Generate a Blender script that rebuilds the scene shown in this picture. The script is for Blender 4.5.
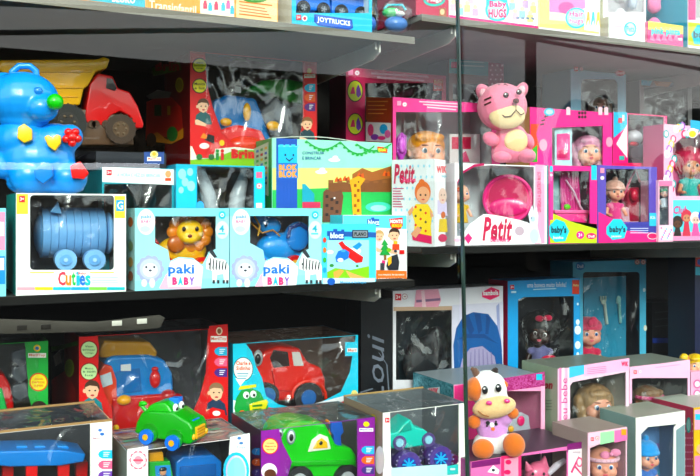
import bpy, bmesh, math, random
from mathutils import Vector, Matrix, noise
from mathutils.geometry import tessellate_polygon
random.seed(7)
for _o in list(bpy.data.objects): bpy.data.objects.remove(_o)
SC = bpy.context.scene
COL = SC.collection
# ------------------------------------------------------------ camera, sky, sun, exposure
FPX = 850.0; YAW = math.radians(27); HZ = 215.0; ZE = 1.35; DIST = 1.8
cam_d = bpy.data.cameras.new('camera'); cam = bpy.data.objects.new('camera', cam_d); COL.objects.link(cam)
cam_d.sensor_width = 36; cam_d.lens = 36 * FPX / 700; cam_d.shift_y = -(238 - HZ) / 700
cam_d.clip_start = .02; cam_d.clip_end = 200
cam.location = (0, -DIST, ZE); cam.rotation_euler = (math.radians(90), 0, -YAW)
SC.camera = cam
W = bpy.data.worlds.new('sky'); SC.world = W; W.use_nodes = True
nt = W.node_tree; nt.nodes.clear()
wo = nt.nodes.new('ShaderNodeOutputWorld'); bg = nt.nodes.new('ShaderNodeBackground')
tc = nt.nodes.new('ShaderNodeTexCoord'); nz = nt.nodes.new('ShaderNodeTexNoise'); cr = nt.nodes.new('ShaderNodeValToRGB')
nz.inputs['Scale'].default_value = 3.2; nz.inputs['Detail'].default_value = 5
nt.links.new(tc.outputs['Generated'], nz.inputs['Vector']); nt.links.new(nz.outputs['Fac'], cr.inputs['Fac'])
cr.color_ramp.elements[0].position = .35; cr.color_ramp.elements[0].color = (.55, .66, .80, 1)
cr.color_ramp.elements[1].position = .62; cr.color_ramp.elements[1].color = (1, .99, .97, 1)
nt.links.new(cr.outputs['Color'], bg.inputs['Color']); bg.inputs['Strength'].default_value = 2.4
nt.links.new(bg.outputs['Background'], wo.inputs['Surface'])
sun_d = bpy.data.lights.new('sun', 'SUN'); sun_d.energy = 2.4; sun_d.angle = math.radians(20); sun_d.color = (1, .97, .92)
sun = bpy.data.objects.new('sun', sun_d); COL.objects.link(sun)
sun.rotation_euler = (math.radians(64), 0, math.radians(-20)); sun.location = (-2, -6, 6)
cl_d = bpy.data.lights.new('shop_ceiling_light', 'AREA'); cl_d.shape = 'RECTANGLE'; cl_d.size = 3; cl_d.size_y = .3; cl_d.energy = 4
cl = bpy.data.objects.new('shop_ceiling_light', cl_d); COL.objects.link(cl); cl.location = (1.4, .1, 2.68)
SC.view_settings.view_transform = 'Standard'; SC.view_settings.look = 'None'
SC.view_settings.exposure = 0.42; SC.view_settings.gamma = 1; SC.view_settings.use_curve_mapping = False

# ------------------------------------------------------------ pixel helpers (where a sight line meets a plane of the place)
CAM = Vector((0, -DIST, ZE))
FW = Vector((math.sin(YAW), math.cos(YAW), 0)); RT = Vector((math.cos(YAW), -math.sin(YAW), 0))
def ray(u, v): return FW + RT * ((u - 350) / FPX) + Vector((0, 0, (HZ - v) / FPX))
def at(u, v, y):
    d = ray(u, v); return CAM + d * ((y - CAM.y) / d.y)

# ------------------------------------------------------------ materials
_m = {}
def lin(h):
    r = []
    for i in (0, 2, 4):
        c = int(h[i:i+2], 16) / 255
        r.append(c / 12.92 if c <= .04045 else ((c + .055) / 1.055) ** 2.4)
    g = .3*r[0] + .59*r[1] + .11*r[2]
    return [min(1, max(0.002, g + (c - g) * 1.16)) for c in r] + [1]
def M(code):
    if code in _m: return _m[code]
    h, _, k = code.partition(':')
    m = bpy.data.materials.new({'': 'printed_card', 'p': 'toy_plastic', 'f': 'plush', 's': 'doll_vinyl', 'g': 'glitter', 'm': 'metal',
        't': 'glass', 'w': 'clear_film', 'h': 'doll_hair', 'r': 'rubber', 'o': 'wall_paint', 'b': 'brown_board', 'a': 'asphalt', 'e': 'streak_glow'}[k] + '_' + h)
    m.use_nodes = True; n = m.node_tree; b = n.nodes['Principled BSDF']; L = n.links.new
    b.inputs['Base Color'].default_value = lin(h)
    def noisy(scale, amt, bump=0.0, stretch=(1, 1, 1), detail=3):
        t = n.nodes.new('ShaderNodeTexCoord'); mp = n.nodes.new('ShaderNodeMapping'); mp.inputs['Scale'].default_value = stretch
        z = n.nodes.new('ShaderNodeTexNoise'); z.inputs['Scale'].default_value = scale; z.inputs['Detail'].default_value = detail
        L(t.outputs['Object'], mp.inputs['Vector']); L(mp.outputs['Vector'], z.inputs['Vector'])
        if amt:
            x = n.nodes.new('ShaderNodeMix'); x.data_type = 'RGBA'; x.blend_type = 'MULTIPLY'
            r = n.nodes.new('ShaderNodeValToRGB'); r.color_ramp.elements[0].position = .3; r.color_ramp.elements[1].position = .7
            r.color_ramp.elements[0].color = (1 - amt,) * 3 + (1,); r.color_ramp.elements[1].color = (1, 1, 1, 1)
            L(z.outputs['Fac'], r.inputs['Fac']); x.inputs[0].default_value = 1
            x.inputs[6].default_value = lin(h); L(r.outputs['Color'], x.inputs[7]); L(x.outputs[2], b.inputs['Base Color'])
        if bump:
            q = n.nodes.new('ShaderNodeBump'); q.inputs['Strength'].default_value = bump; q.inputs['Distance'].default_value = .002
            L(z.outputs['Fac'], q.inputs['Height']); L(q.outputs['Normal'], b.inputs['Normal'])
    R = b.inputs['Roughness']
    if k == '': R.default_value = .38; noisy(40, .06)
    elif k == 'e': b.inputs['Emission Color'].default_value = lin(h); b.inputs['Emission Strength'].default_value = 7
    elif k == 'p': R.default_value = .28; b.inputs['Coat Weight'].default_value = .3; noisy(14, .05)
    elif k == 'f': R.default_value = .95; b.inputs['Sheen Weight'].default_value = .35; noisy(420, .22, .9, detail=2)
    elif k == 's': R.default_value = .45; b.inputs['Subsurface Weight'].default_value = .08; b.inputs['Subsurface Radius'].default_value = (.01, .004, .002); noisy(12, .05)
    elif k == 'h': R.default_value = .4; noisy(90, .45, .8, (1, 1, .06))
    elif k == 'r': R.default_value = .6; noisy(60, .2, .3)
    elif k == 'm': R.default_value = .4; b.inputs['Metallic'].default_value = .55; noisy(8, .15)
    elif k == 'o': R.default_value = .8; noisy(5, .3)
    elif k == 'b': R.default_value = .85; noisy(30, .15)
    elif k == 'a': R.default_value = .9; noisy(9, .4, .4)
    elif k == 'g':
        R.default_value = .25; b.inputs['Metallic'].default_value = .5
        t = n.nodes.new('ShaderNodeTexCoord'); z = n.nodes.new('ShaderNodeTexVoronoi'); z.inputs['Scale'].default_value = 320
        r = n.nodes.new('ShaderNodeValToRGB'); c = lin(h)
        r.color_ramp.elements[0].color = [x * .6 for x in c[:3]] + [1]; r.color_ramp.elements[1].color = [min(1, x * 1.7 + .15) for x in c[:3]] + [1]
        sp = n.nodes.new('ShaderNodeSeparateColor')
        L(t.outputs['Object'], z.inputs['Vector']); L(z.outputs['Color'], sp.inputs['Color']); L(sp.outputs[0], r.inputs['Fac']); L(r.outputs['Color'], b.inputs['Base Color'])
    elif k in 'tw':
        o = n.nodes['Material Output']; n.nodes.remove(b)
        tr = n.nodes.new('ShaderNodeBsdfTransparent'); gl = n.nodes.new('ShaderNodeBsdfGlossy'); mx = n.nodes.new('ShaderNodeMixShader')
        fr = n.nodes.new('ShaderNodeFresnel'); ior = 1.33 if k == 't' else 1.5
        ge = n.nodes.new('ShaderNodeNewGeometry'); im = n.nodes.new('ShaderNodeMapRange'); im.inputs['To Min'].default_value = ior; im.inputs['To Max'].default_value = 1 / ior
        L(ge.outputs['Backfacing'], im.inputs['Value']); L(im.outputs[0], fr.inputs['IOR'])
        tr.inputs['Color'].default_value = lin(h); gl.inputs['Roughness'].default_value = 0.0 if k == 't' else .12
        L(tr.outputs[0], mx.inputs[1]); L(gl.outputs[0], mx.inputs[2]); L(mx.outputs[0], o.inputs['Surface'])
        if k == 't': L(fr.outputs[0], mx.inputs[0])
        else:
            ml = n.nodes.new('ShaderNodeMath'); ml.operation = 'MULTIPLY_ADD'; ml.inputs[1].default_value = 1.6; ml.inputs[2].default_value = .03
            mn = n.nodes.new('ShaderNodeMath'); mn.operation = 'MINIMUM'; mn.inputs[1].default_value = .3
            L(fr.outputs[0], ml.inputs[0]); L(ml.outputs[0], mn.inputs[0]); L(mn.outputs[0], mx.inputs[0])
            t = n.nodes.new('ShaderNodeTexCoord'); mp = n.nodes.new('ShaderNodeMapping'); mp.inputs['Scale'].default_value = (1, 1, .45); mp.inputs['Rotation'].default_value = (0, .6, 0)
            z = n.nodes.new('ShaderNodeTexNoise'); z.inputs['Scale'].default_value = 15; z.inputs['Detail'].default_value = 2.2; z.inputs['Distortion'].default_value = .9; z.noise_type = 'RIDGED_MULTIFRACTAL'; z.normalize = True
            q = n.nodes.new('ShaderNodeBump'); q.inputs['Strength'].default_value = .9; q.inputs['Distance'].default_value = .022
            L(t.outputs['Object'], mp.inputs['Vector']); L(mp.outputs['Vector'], z.inputs['Vector']); L(z.outputs['Fac'], q.inputs['Height'])
            L(q.outputs['Normal'], gl.inputs['Normal'])
    _m[code] = m; return m
FILM = 'ffffff:w'

# ------------------------------------------------------------ lettering
_t = {}
def text_mesh(s, bold=0.0, shear=0.0):
    key = (s, bold, shear)
    if key in _t: return _t[key]
    c = bpy.data.curves.new('lettering', 'FONT'); c.body = s; c.resolution_u = 2; c.offset = bold; c.shear = shear; c.space_character = 1 + bold * 2
    o = bpy.data.objects.new('lettering', c); COL.objects.link(o)
    bpy.context.view_layer.update()
    me = bpy.data.meshes.new_from_object(o.evaluated_get(bpy.context.evaluated_depsgraph_get()))
    vs = [v.co.copy() for v in me.vertices]; fs = [list(p.vertices) for p in me.polygons]
    bpy.data.objects.remove(o); bpy.data.curves.remove(c); bpy.data.meshes.remove(me)
    x0 = min(v.x for v in vs); x1 = max(v.x for v in vs); y0 = min(v.y for v in vs); y1 = max(v.y for v in vs)
    r = [((v.x - x0) / (x1 - x0), (v.y - y0) / (y1 - y0)) for v in vs], fs
    _t[key] = r; return r

# ------------------------------------------------------------ things and parts
THINGS = []
class Part:
    def __init__(s, T, name, parent=None, soft=0, label=None, kind=None):
        s.T = T; s.name = name; s.parent = parent; s.bm = bmesh.new(); s.mats = []; s.soft = soft; s.subs = []; s.face = 'front'; s.label = label; s.kind = kind
    def sub(s, name, soft=0, label=None):
        p = Part(s.T, name, s, soft, label); s.subs.append(p); return p
    def mi(s, code):
        if code not in s.mats: s.mats.append(code)
        return s.mats.index(code)
    def add(s, vs, fs, code):
        k = s.mi(code); bv = [s.bm.verts.new(v) for v in vs]
        for f in fs:
            try: g = s.bm.faces.new([bv[i] for i in f]); g.material_index = k
            except ValueError: pass
    def merge(s, b2, code, mat=None):
        if mat is not None: bmesh.ops.transform(b2, matrix=mat, verts=b2.verts)
        b2.verts.index_update()
        s.add([v.co.copy() for v in b2.verts], [[v.index for v in f.verts] for f in b2.faces], code); b2.free()
    # --- solids in local metres
    def box(s, x0, x1, y0, y1, z0, z1, code, bev=0):
        b = bmesh.new(); bmesh.ops.create_cube(b, size=1)
        bmesh.ops.transform(b, matrix=Matrix.Translation(((x0+x1)/2, (y0+y1)/2, (z0+z1)/2)) @ Matrix.Diagonal((abs(x1-x0), abs(y1-y0), abs(z1-z0), 1)), verts=b.verts)
        if bev: bmesh.ops.bevel(b, geom=b.edges[:], offset=bev, segments=3, affect='EDGES', profile=.6)
        s.merge(b, code)
    def ball(s, c, r, code, rot=(0, 0, 0), seg=20):
        b = bmesh.new(); bmesh.ops.create_uvsphere(b, u_segments=seg, v_segments=max(8, seg // 2 + 2), radius=1)
        m = Matrix.Translation(c) @ Matrix.Rotation(rot[2], 4, 'Z') @ Matrix.Rotation(rot[1], 4, 'Y') @ Matrix.Rotation(rot[0], 4, 'X') @ Matrix.Diagonal((r[0], r[1], r[2], 1))
        s.merge(b, code, m)
    def rod(s, p0, p1, r0, r1, code, seg=16):
        p0 = Vector(p0); p1 = Vector(p1); d = p1 - p0; b = bmesh.new()
        bmesh.ops.create_cone(b, cap_ends=True, segments=seg, radius1=r0, radius2=r1, depth=d.length)
        s.merge(b, code, Matrix.Translation((p0 + p1) / 2) @ d.to_track_quat('Z', 'Y').to_matrix().to_4x4())
    # --- solids placed by sight line on the thing's plane; y and radii in pixels of that plane
    def c(s, u, v, y=0):
        p = s.T.q(u, v, y * s.T.s); return p
    def el(s, u, v, ru, rv, ry, y, code, rot=0, seg=20): S = s.T.s; s.ball(s.c(u, v, y), (ru*S, ry*S, rv*S), code, (0, math.radians(rot), 0), seg)
    def wh(s, u, v, r, y0, y1, code, seg=24, r2=None):
        S = s.T.s; p = s.T.q(u, v, y0*S); s.rod(p, (p.x, y1*S, p.z), r*S, (r if r2 is None else r2)*S, code, seg)
    def tu(s, pts, r, code, seg=8):
        S = s.T.s; P = [s.c(*p) for p in pts]; r = r if isinstance(r, (list, tuple)) else [r]*len(P)
        for i in range(len(P) - 1):
            s.rod(P[i], P[i+1], r[i]*S, r[i+1]*S, code, seg)
            if i: s.ball(P[i], (r[i]*S,)*3, code, seg=seg)
    def pz(s, pts, y0, y1, code, bev=0):
        S = s.T.s; P = [s.T.q(u, v, y0*S) for u, v in pts]; n = len(P); b = bmesh.new()
        A = [b.verts.new((p.x, y0*S, p.z)) for p in P]; f = b.faces.new(A)
        e = bmesh.ops.extrude_face_region(b, geom=[f]); ve = [g for g in e['geom'] if isinstance(g, bmesh.types.BMVert)]
        bmesh.ops.translate(b, vec=(0, (y1-y0)*S, 0), verts=ve)
        bmesh.ops.recalc_face_normals(b, faces=b.faces)
        if bev: bmesh.ops.bevel(b, geom=b.edges[:], offset=bev*S, segments=3, affect='EDGES', profile=.6, clamp_overlap=True)
        s.merge(b, code)
    # --- flat print on a face of the thing
    def P(s, u, v, L=1):
        T = s.T; e = T.lay(L)
        if s.face == 'front': p = T.q(u, v, 0); return Vector((p.x, -e, p.z))
        if s.face == 'side': p = T.qp(u, v, 'x', 0); return Vector((-e, p.y, p.z))
        if s.face == 'right': p = T.qp(u, v, 'x', T.w); return Vector((T.w + e, p.y, p.z))
        p = T.qp(u, v, 'z', T.h); return Vector((p.x, p.y, T.h + e))
    def poly(s, pts, code, L=1):
        s.T.cnt += 1; s.add([s.P(u, v, L) for u, v in pts], [list(range(len(pts)))], code)
    def rect(s, u0, v0, u1, v1, code, L=1, dv=0): s.poly([(u0, v0), (u1, v0+dv), (u1, v1+dv), (u0, v1)], code, L)
    def disc(s, u, v, ru, rv, code, L=2, n=20): s.poly([(u + ru*math.cos(6.2832*i/n), v + rv*math.sin(6.2832*i/n)) for i in range(n)], code, L)
    def band(s, a0, b0, a1, b1, code, L=1):
        T = s.T; T.cnt += 1; e = T.lay(L)
        if s.face == 'front': V = [(a*T.w, -e, b*T.h) for a, b in ((a0, b0), (a1, b0), (a1, b1), (a0, b1))]
        elif s.face == 'side': V = [(-e, (1-a)*T.d, b*T.h) for a, b in ((a0, b0), (a1, b0), (a1, b1), (a0, b1))]
        elif s.face == 'right': V = [(T.w+e, a*T.d, b*T.h) for a, b in ((a0, b0), (a1, b0), (a1, b1), (a0, b1))]
        else: V = [(a*T.w, b*T.d, T.h+e) for a, b in ((a0, b0), (a1, b0), (a1, b1), (a0, b1))]
        s.add(V, [[0, 1, 2, 3]], code)
    def text(s, t, u0, v0, u1, v1, code, L=4, bold=.02, shear=0, dv=0, up=False):
        vs, fs = text_mesh(t, bold, shear); s.T.cnt += 1
        a, b, c_, d = s.P(u0, v1, L), s.P(u1, v1+dv, L), s.P(u1, v0+dv, L), s.P(u0, v0, L)
        if up: a, b, c_, d = b, c_, d, a
        s.add([a*(1-x)*(1-y) + b*x*(1-y) + c_*x*y + d*(1-x)*y for x, y in vs], fs, code)
    def kid(s, u, v, r, shirt, L=3, hair='4a2c1c', skin='f0c0a0', arms=True):
        s.poly([(u-r*1.3, v+r*2.9), (u-r*1.1, v+r*1.4), (u-r*.4, v+r*.9), (u+r*.4, v+r*.9), (u+r*1.1, v+r*1.5), (u+r*1.4, v+r*2.9)], shirt, L)
        if arms: s.poly([(u-r*1.3, v+r*2.2), (u-r*.9, v+r*2.1), (u+r*.5, v+r*2.8), (u+r*.4, v+r*3.2), (u-r*1.2, v+r*2.9)], skin, L+1)
        s.disc(u, v-r*.3, r*.92, r*.9, hair, L+1); s.disc(u-r*.9, v+r*.1, r*.2, r*.25, skin, L+1)
        s.poly([(u-r*.8, v-r*.35), (u-r*.3, v-r*.55), (u+r*.6, v-r*.45), (u+r*.82, v), (u+r*.6, v+r*.75), (u, v+r*1.1), (u-r*.6, v+r*.75), (u-r*.85, v+r*.1)], skin, L+2)
        for q in (-.32, .36): s.disc(u+q*r, v+r*.05, r*.13, r*.1, '3a2018', L+3, 8)
        s.disc(u+r*.03, v+r*.62, r*.24, r*.12, 'c04848', L+3, 10)
    def build(s, parent):
        bmesh.ops.recalc_face_normals(s.bm, faces=s.bm.faces) if s.soft else None
        me = bpy.data.meshes.new(s.name); s.bm.to_mesh(me); s.bm.free()
        for c_ in s.mats: me.materials.append(M(c_))
        o = bpy.data.objects.new(s.name, me); COL.objects.link(o)
        if s.soft:
            md = o.modifiers.new('r', 'REMESH'); md.mode = 'VOXEL'; md.voxel_size = s.soft; md.use_smooth_shade = True
            m2 = o.modifiers.new('s', 'SMOOTH'); m2.iterations = 6; m2.factor = .6
            bpy.context.view_layer.update()
            nm = bpy.data.meshes.new_from_object(o.evaluated_get(bpy.context.evaluated_depsgraph_get()))
            o.modifiers.clear(); o.data = nm; nm.name = s.name; bpy.data.meshes.remove(me); me = nm
            if not me.materials: me.materials.append(M(s.mats[0]))
        me.shade_smooth()
        if not s.soft: me.set_sharp_from_angle(angle=.7)
        o.parent = parent
        if s.label: o['label'] = s.label
        if s.kind: o['kind'] = s.kind
        for q in s.subs: q.build(o)
        return o
class Thing:
    cnt = 0; vo = 0
    def lay(s, L): return .0003 + .0003*L + s.cnt*.000006
    def __init__(s, name, label, cat, u, v, y, rot=0, z=None, group=None):
        s.O = at(u, v, y); s.s = (s.O - CAM).dot(FW) / FPX
        if z is not None: s.O.z = z
        s.name, s.label, s.cat, s.group = name, label, cat, group
        s.rot = math.radians(rot); s.M = Matrix.Translation(s.O) @ Matrix.Rotation(s.rot, 4, 'Z'); s.I = s.M.inverted()
        s.lc = s.I @ CAM; s.R3 = s.I.to_3x3(); s.parts = []; THINGS.append(s)
    def qp(s, u, v, ax, val):
        d = s.R3 @ ray(u, v + s.vo); i = 'xyz'.index(ax); return s.lc + d * ((val - s.lc[i]) / d[i])
    def q(s, u, v, dy=0): return s.qp(u, v, 'y', dy)
    def c(s, u, v, y=0): return s.q(u, v, y * s.s)
    def part(s, name, soft=0, label=None, kind=None):
        p = Part(s, name, None, soft, label, kind); s.parts.append(p); return p
    def build(s):
        o = bpy.data.objects.new(s.name, None); COL.objects.link(o); o.empty_display_size = .03
        o.location = s.O; o.rotation_euler = (0, 0, s.rot); o['label'] = s.label; o['category'] = s.cat
        if s.group: o['group'] = s.group
        for p in s.parts: p.build(o)
        return o
def film_grid(p, P00, P10, P11, P01, nrm, amp, code=FILM, n=22, seed=0):
    vs = []; fs = []; a, b, c, d = map(Vector, (P00, P10, P11, P01)); nrm = Vector(nrm)
    for j in range(n+1):
        for i in range(n+1):
            x, y = i/n, j/n; q = a*(1-x)*(1-y) + b*x*(1-y) + c*x*y + d*(1-x)*y
            e = min(x, 1-x, y, 1-y) * 8; e = min(1, e)
            k = noise.noise(q * 22 + Vector((seed*3.1, seed, 0))) * .7 + abs(noise.noise(q * 48 + Vector((seed, 5, 0)))) * .6
            vs.append(q + nrm * (k * amp * e))
    for j in range(n):
        for i in range(n): k = j*(n+1)+i; fs.append([k, k+1, k+n+2, k+n+1])
    p.add(vs, fs, code)
_seed = [0]
class Carton(Thing):
    """u0,u1: front edge left/right; vt: top at the left edge; z0: what it stands on; y, d: front plane and depth."""
    def __init__(s, name, label, u0, u1, vt, z0, y, d, col, side=None, win=None, liner='62676d', rot=0, film=True, cat='box', group=None,
                 vb=None, top=None, opentop=False, rnd=0, amp=.004, wrap=False, openright=False, shape=None):
        if vb is not None: z0 = at(u0, vb, y).z
        super().__init__(name, label, cat, u0, vt, y, rot, z0, group)
        s.h = at(u0, vt, y).z - z0; s.w = s.q(u1, vt).x; s.d = d; w, h = s.w, s.h; t = .0022
        side = side or col; top = top or col
        b = s.body = s.part('box_body')
        b.box(0, t, t, d-t, 0, h, side)
        if not openright: b.box(w-t, w, t, d-t, 0, h, side)
        b.box(0, w, d-t, d, 0, h, side); b.box(t, w-t, t, d-t, 0, t, side)
        if not opentop: b.box(t, w-t, t, d-t, h-t, h, top)
        if win is None: b.box(0, w, 0, t, 0, h, col)
        else:
            if isinstance(win[0], (int, float)):
                a0, v0, a1, v1 = win[:4]; r = rnd
                if r:
                    pts = []
                    for cx, cy, st in ((a1-r, v1-r, 0), (a0+r, v1-r, 90), (a0+r, v0+r, 180), (a1-r, v0+r, 270)):
                        for k in range(5): g = math.radians(st + 22.5*k); pts.append((cx + r*math.cos(g), cy + r*math.sin(g)))
                else: pts = [(a1, v1), (a0, v1), (a0, v0), (a1, v0)]
            else: pts = win
            inn = [s.q(u, v) for u, v in pts]
            inn = [Vector((min(max(p.x, .003), w-.003), 0, min(max(p.z, .003), h-(.0012 if opentop else .003)))) for p in inn]
            out = [Vector((0, 0, 0)), Vector((w, 0, 0)), Vector((w, 0, h)), Vector((0, 0, h))]
            tri = tessellate_polygon([[Vector((p.x, p.z, 0)) for p in out], [Vector((p.x, p.z, 0)) for p in inn]])
            allp = out + inn; n = len(allp)
            b.add(allp + [p + Vector((0, t, 0)) for p in allp], [list(f) for f in tri] + [[i+n for i in f] for f in tri], col)
            m = len(inn)
            b.add(inn + [p + Vector((0, t, 0)) for p in inn], [[i, (i+1) % m, (i+1) % m + m, i+m] for i in range(m)], col)
            b.add(out + [p + Vector((0, t, 0)) for p in out], [[i, (i+1) % 4, (i+1) % 4 + 4, i+4] for i in range(4)], col)
            if film:
                x0 = min(p.x for p in inn); x1 = max(p.x for p in inn); z_0 = min(p.z for p in inn); z_1 = max(p.z for p in inn)
                f = s.part('window_film'); _seed[0] += 1
                ff = .003 if not wrap else -.006
                film_grid(f, (x0, ff, z_0), (x1, ff, z_0), (x1, ff, z_1), (x0, ff, z_1), (0, -1, 0), amp, seed=_seed[0])
            if liner:
                l = s.part('inner_tray'); e = .0035; g = .001
                ht = h-.0003 if opentop else h-e; l.box(e, w-e, d-e-g, d-e, e, ht, liner); l.box(e, e+g, .006, d-e, e, ht, liner); l.box(w-e-g, w-e, .006, d-e, e, ht, liner)
                l.box(e, w-e, .006, d-e, e, e+g, liner)
                if not opentop: l.box(e, w-e, .006, d-e, h-e-g, h-e, liner)
        if opentop:
            f = s.part('top_film'); _seed[0] += 1
            film_grid(f, (0, 0, h), (w, 0, h), (w, d, h), (0, d, h), (0, 0, 1), amp, seed=_seed[0])
    def ztop(s): return s.O.z + s.h
# ------------------------------------------------------------ the setting
TL, TR, ML, MR, LL = ZE+.44, ZE+.50, ZE-.160, ZE-.080, ZE-.80
YB = .74
def struct(name, fn):
    p = Part(None, name); fn(p); p.T = None
    o = p.build(None); o['kind'] = 'structure'; return o
struct('floor', lambda p: p.box(-2.2, 5.2, -.3, 1.4, -.05, 0, '22201e:o'))
struct('ceiling', lambda p: p.box(-2.2, 5.2, -.3, 1.4, 2.7, 2.75, '8c8a86:o'))
struct('wall_back', lambda p: p.box(-2.2, 5.2, YB, YB+.05, 0, 2.7, '0a0908:b'))
struct('wall_left', lambda p: p.box(-2.25, -2.2, -.3, 1.4, 0, 2.7, '2a2826:o'))
struct('wall_right', lambda p: p.box(5.2, 5.25, -.3, 1.4, 0, 2.7, '2a2826:o'))
XJ = at(461, 238, -.25).x
def pane(x0, x1): return lambda p: p.box(x0, x1, -.253, -.247, .25, 2.6, 'fcfffd:t')
struct('window_1', pane(-2.15, XJ-.006)); struct('window_2', pane(XJ+.006, 5.15))
def joint(p):
    a = at(457.5, 0, -.25); b = at(465, 476, -.25); d = (b - a); k = 1.5
    m = (a + b) / 2; a2 = m - d*k; b2 = m + d*k; w = .0024
    for q, cc in ((0, '23352f:p'),):
        vs = []
        for y in (-.2545, -.2455):
            vs += [(a2.x-w, y, 2.6), (a2.x+w, y, 2.6), (b2.x+w, y, .25), (b2.x-w, y, .25)]
        p.add(vs, [[0,1,2,3],[7,6,5,4],[0,4,5,1],[1,5,6,2],[2,6,7,3],[3,7,4,0]], cc)
struct('trim_1', joint)
struct('trim_2', lambda p: p.box(-2.2, 5.2, -.30, -.2, 0, .25, '33302c:o'))
struct('trim_3', lambda p: p.box(-2.2, 5.2, -.30, -.2, 2.6, 2.7, '33302c:o'))
struct('trim_4', lambda p: p.box(-30, 40, -18, -.3, -.08, -.02, '161514:a'))   # street paving outside

def shelf(label, x0, x1, z, brackets, lip, y0=0):
    T = Thing('display_shelf', label, 'shelf', 350, 215, 0, z=z); T.O = Vector((x0, 0, z)); T.M = Matrix.Translation(T.O); T.I = T.M.inverted()
    T.part('shelf_board').box(0, x1-x0, y0, YB-.004, -.016, 0, ('4e483e:o' if z < ZE+.47 else '8a8782:o') if z > ZE else '2c2a27:o', .002)  # upper right board coloured lighter, carrying a reflection on its underside
    T.part('shelf_lip').box(0, x1-x0, y0-.003, y0, -.018, -.001, lip)
    for bx in brackets:
        p = T.part('bracket'); x = bx - x0
        pts = [(.02, -.016), (.02, -.042), (.05, -.055), (YB-.03, -.085), (YB-.004, -.085), (YB-.004, -.016)]
        A = [(x-.002, y, z_) for y, z_ in pts]; B = [(x+.002, y, z_) for y, z_ in pts]; n = len(pts)
        p.add(A + B, [list(range(n)), [i+n for i in range(n)][::-1]] + [[i, (i+1) % n, (i+1) % n+n, i+n] for i in range(n)], 'd8d4cc:m')
        p.rod((x-.006, .03, -.034), (x-.006, .03, -.016), .004, .004, 'd8d4cc:m')
XE = 1.095; XR = 1.115
bl = at(384, 287, 0).x; br = at(460, 250, 0).x
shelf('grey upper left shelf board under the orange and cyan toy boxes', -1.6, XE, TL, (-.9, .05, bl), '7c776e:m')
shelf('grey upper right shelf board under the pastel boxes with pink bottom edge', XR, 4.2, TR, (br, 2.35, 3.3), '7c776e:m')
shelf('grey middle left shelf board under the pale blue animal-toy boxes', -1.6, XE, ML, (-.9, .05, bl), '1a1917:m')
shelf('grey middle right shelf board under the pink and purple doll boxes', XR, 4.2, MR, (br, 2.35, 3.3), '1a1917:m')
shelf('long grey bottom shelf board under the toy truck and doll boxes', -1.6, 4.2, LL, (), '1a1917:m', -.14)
# glass reflection modelled as an added metal rail, dark gap lower left
T = Thing('metal_rail', 'added metal rail standing in for a pale glass reflection, in the dark gap above the red toy box', 'rail', 84, 334, .02)
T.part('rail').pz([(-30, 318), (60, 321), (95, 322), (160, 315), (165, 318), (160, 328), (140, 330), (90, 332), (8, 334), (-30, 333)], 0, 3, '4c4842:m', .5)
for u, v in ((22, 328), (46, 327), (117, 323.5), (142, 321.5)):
    p = T.part('slot_plate'); p.pz([(u-5, v-2.4), (u+5, v-3), (u+5, v+2), (u-5, v+2.6)], -1, 0, 'f0ece0:m' if u > 100 else '2a2622:m', .3)  # right pair coloured near-white for the glow of the reflected slots

# outside the window: across the street
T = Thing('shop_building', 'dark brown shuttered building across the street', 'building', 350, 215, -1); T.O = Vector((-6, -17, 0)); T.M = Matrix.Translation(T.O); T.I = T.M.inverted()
T.part('wall').box(-14, 17.5, -3, 0, 0, 4.7, '30251c:o')
for k in range(4):
    p = T.part('shutter'); x = 1 + k*3.6
    for j in range(34): p.box(x + j*.085, x + j*.085 + .05, .0, .06, .1, 3.1, '6b5a48:m')
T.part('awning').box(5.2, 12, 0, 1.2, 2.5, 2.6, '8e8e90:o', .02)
T.part('streak_emitter', label='added glowing tube, reflected in the glass as a white streak').rod((6.2, 1.1, 2.24), (10.4, 1.1, 2.34), .065, .065, 'f4f6ff:e', 12)  # added emitter with no lamp seen there; draws the reflected white streak
T = Thing('low_wall', 'dark low wall across the street with sky above', 'wall', 350, 215, -1); T.O = Vector((11.5, -17, 0)); T.M = Matrix.Translation(T.O); T.I = T.M.inverted()
T.part('wall').box(.1, 16, -.4, 0, 0, 2.2, '2c2a28:o')
T = Thing('added_hedge', 'dark uneven hedge shaped to break up the reflected sky above the low wall', 'added_hedge', 350, 215, -1); T.O = Vector((11.5, -17.6, 0)); T.M = Matrix.Translation(T.O); T.I = T.M.inverted()  # added lumpy mass, unseen directly, breaks up the sky reflected in the glass
p = T.part('foliage', soft=.12); random.seed(21); p.box(.9, 15.5, -.4, .1, .2, 2.2, '14190f:f')
for g in (2.2, 5.6, 6.6, 10.5, 13.5):
    p.ball((g, -.1, 3.6), (random.uniform(.5, 1.0), .4, random.uniform(.9, 1.5)), '14190f:f', seg=14); p.ball((g+.4, -.1, 2.6), (.8, .4, .9), '14190f:f', seg=12)
for k in range(34): p.ball((random.uniform(2.0, 15.0), -.1, random.uniform(1.6, 3.0)), (random.uniform(.4, 1.1), .4, random.uniform(.3, .9)), '14190f:f', seg=12)
T = Thing('utility_pole', 'grey utility pole carrying wires across the street', 'pole', 350, 215, -1); T.O = Vector((13.2, -15, 0)); T.M = Matrix.Translation(T.O); T.I = T.M.inverted()
T.part('pole').rod((0, 0, 0), (0, 0, 9), .16, .12, '55504a:o')
for k in range(4):
    p = T.part('wire'); p.rod((-16, -.3, 4.2 + k*.75), (14, .2 + k*.2, 7.4 - k*.9), .05, .05, '141414:r', 6)

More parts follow.
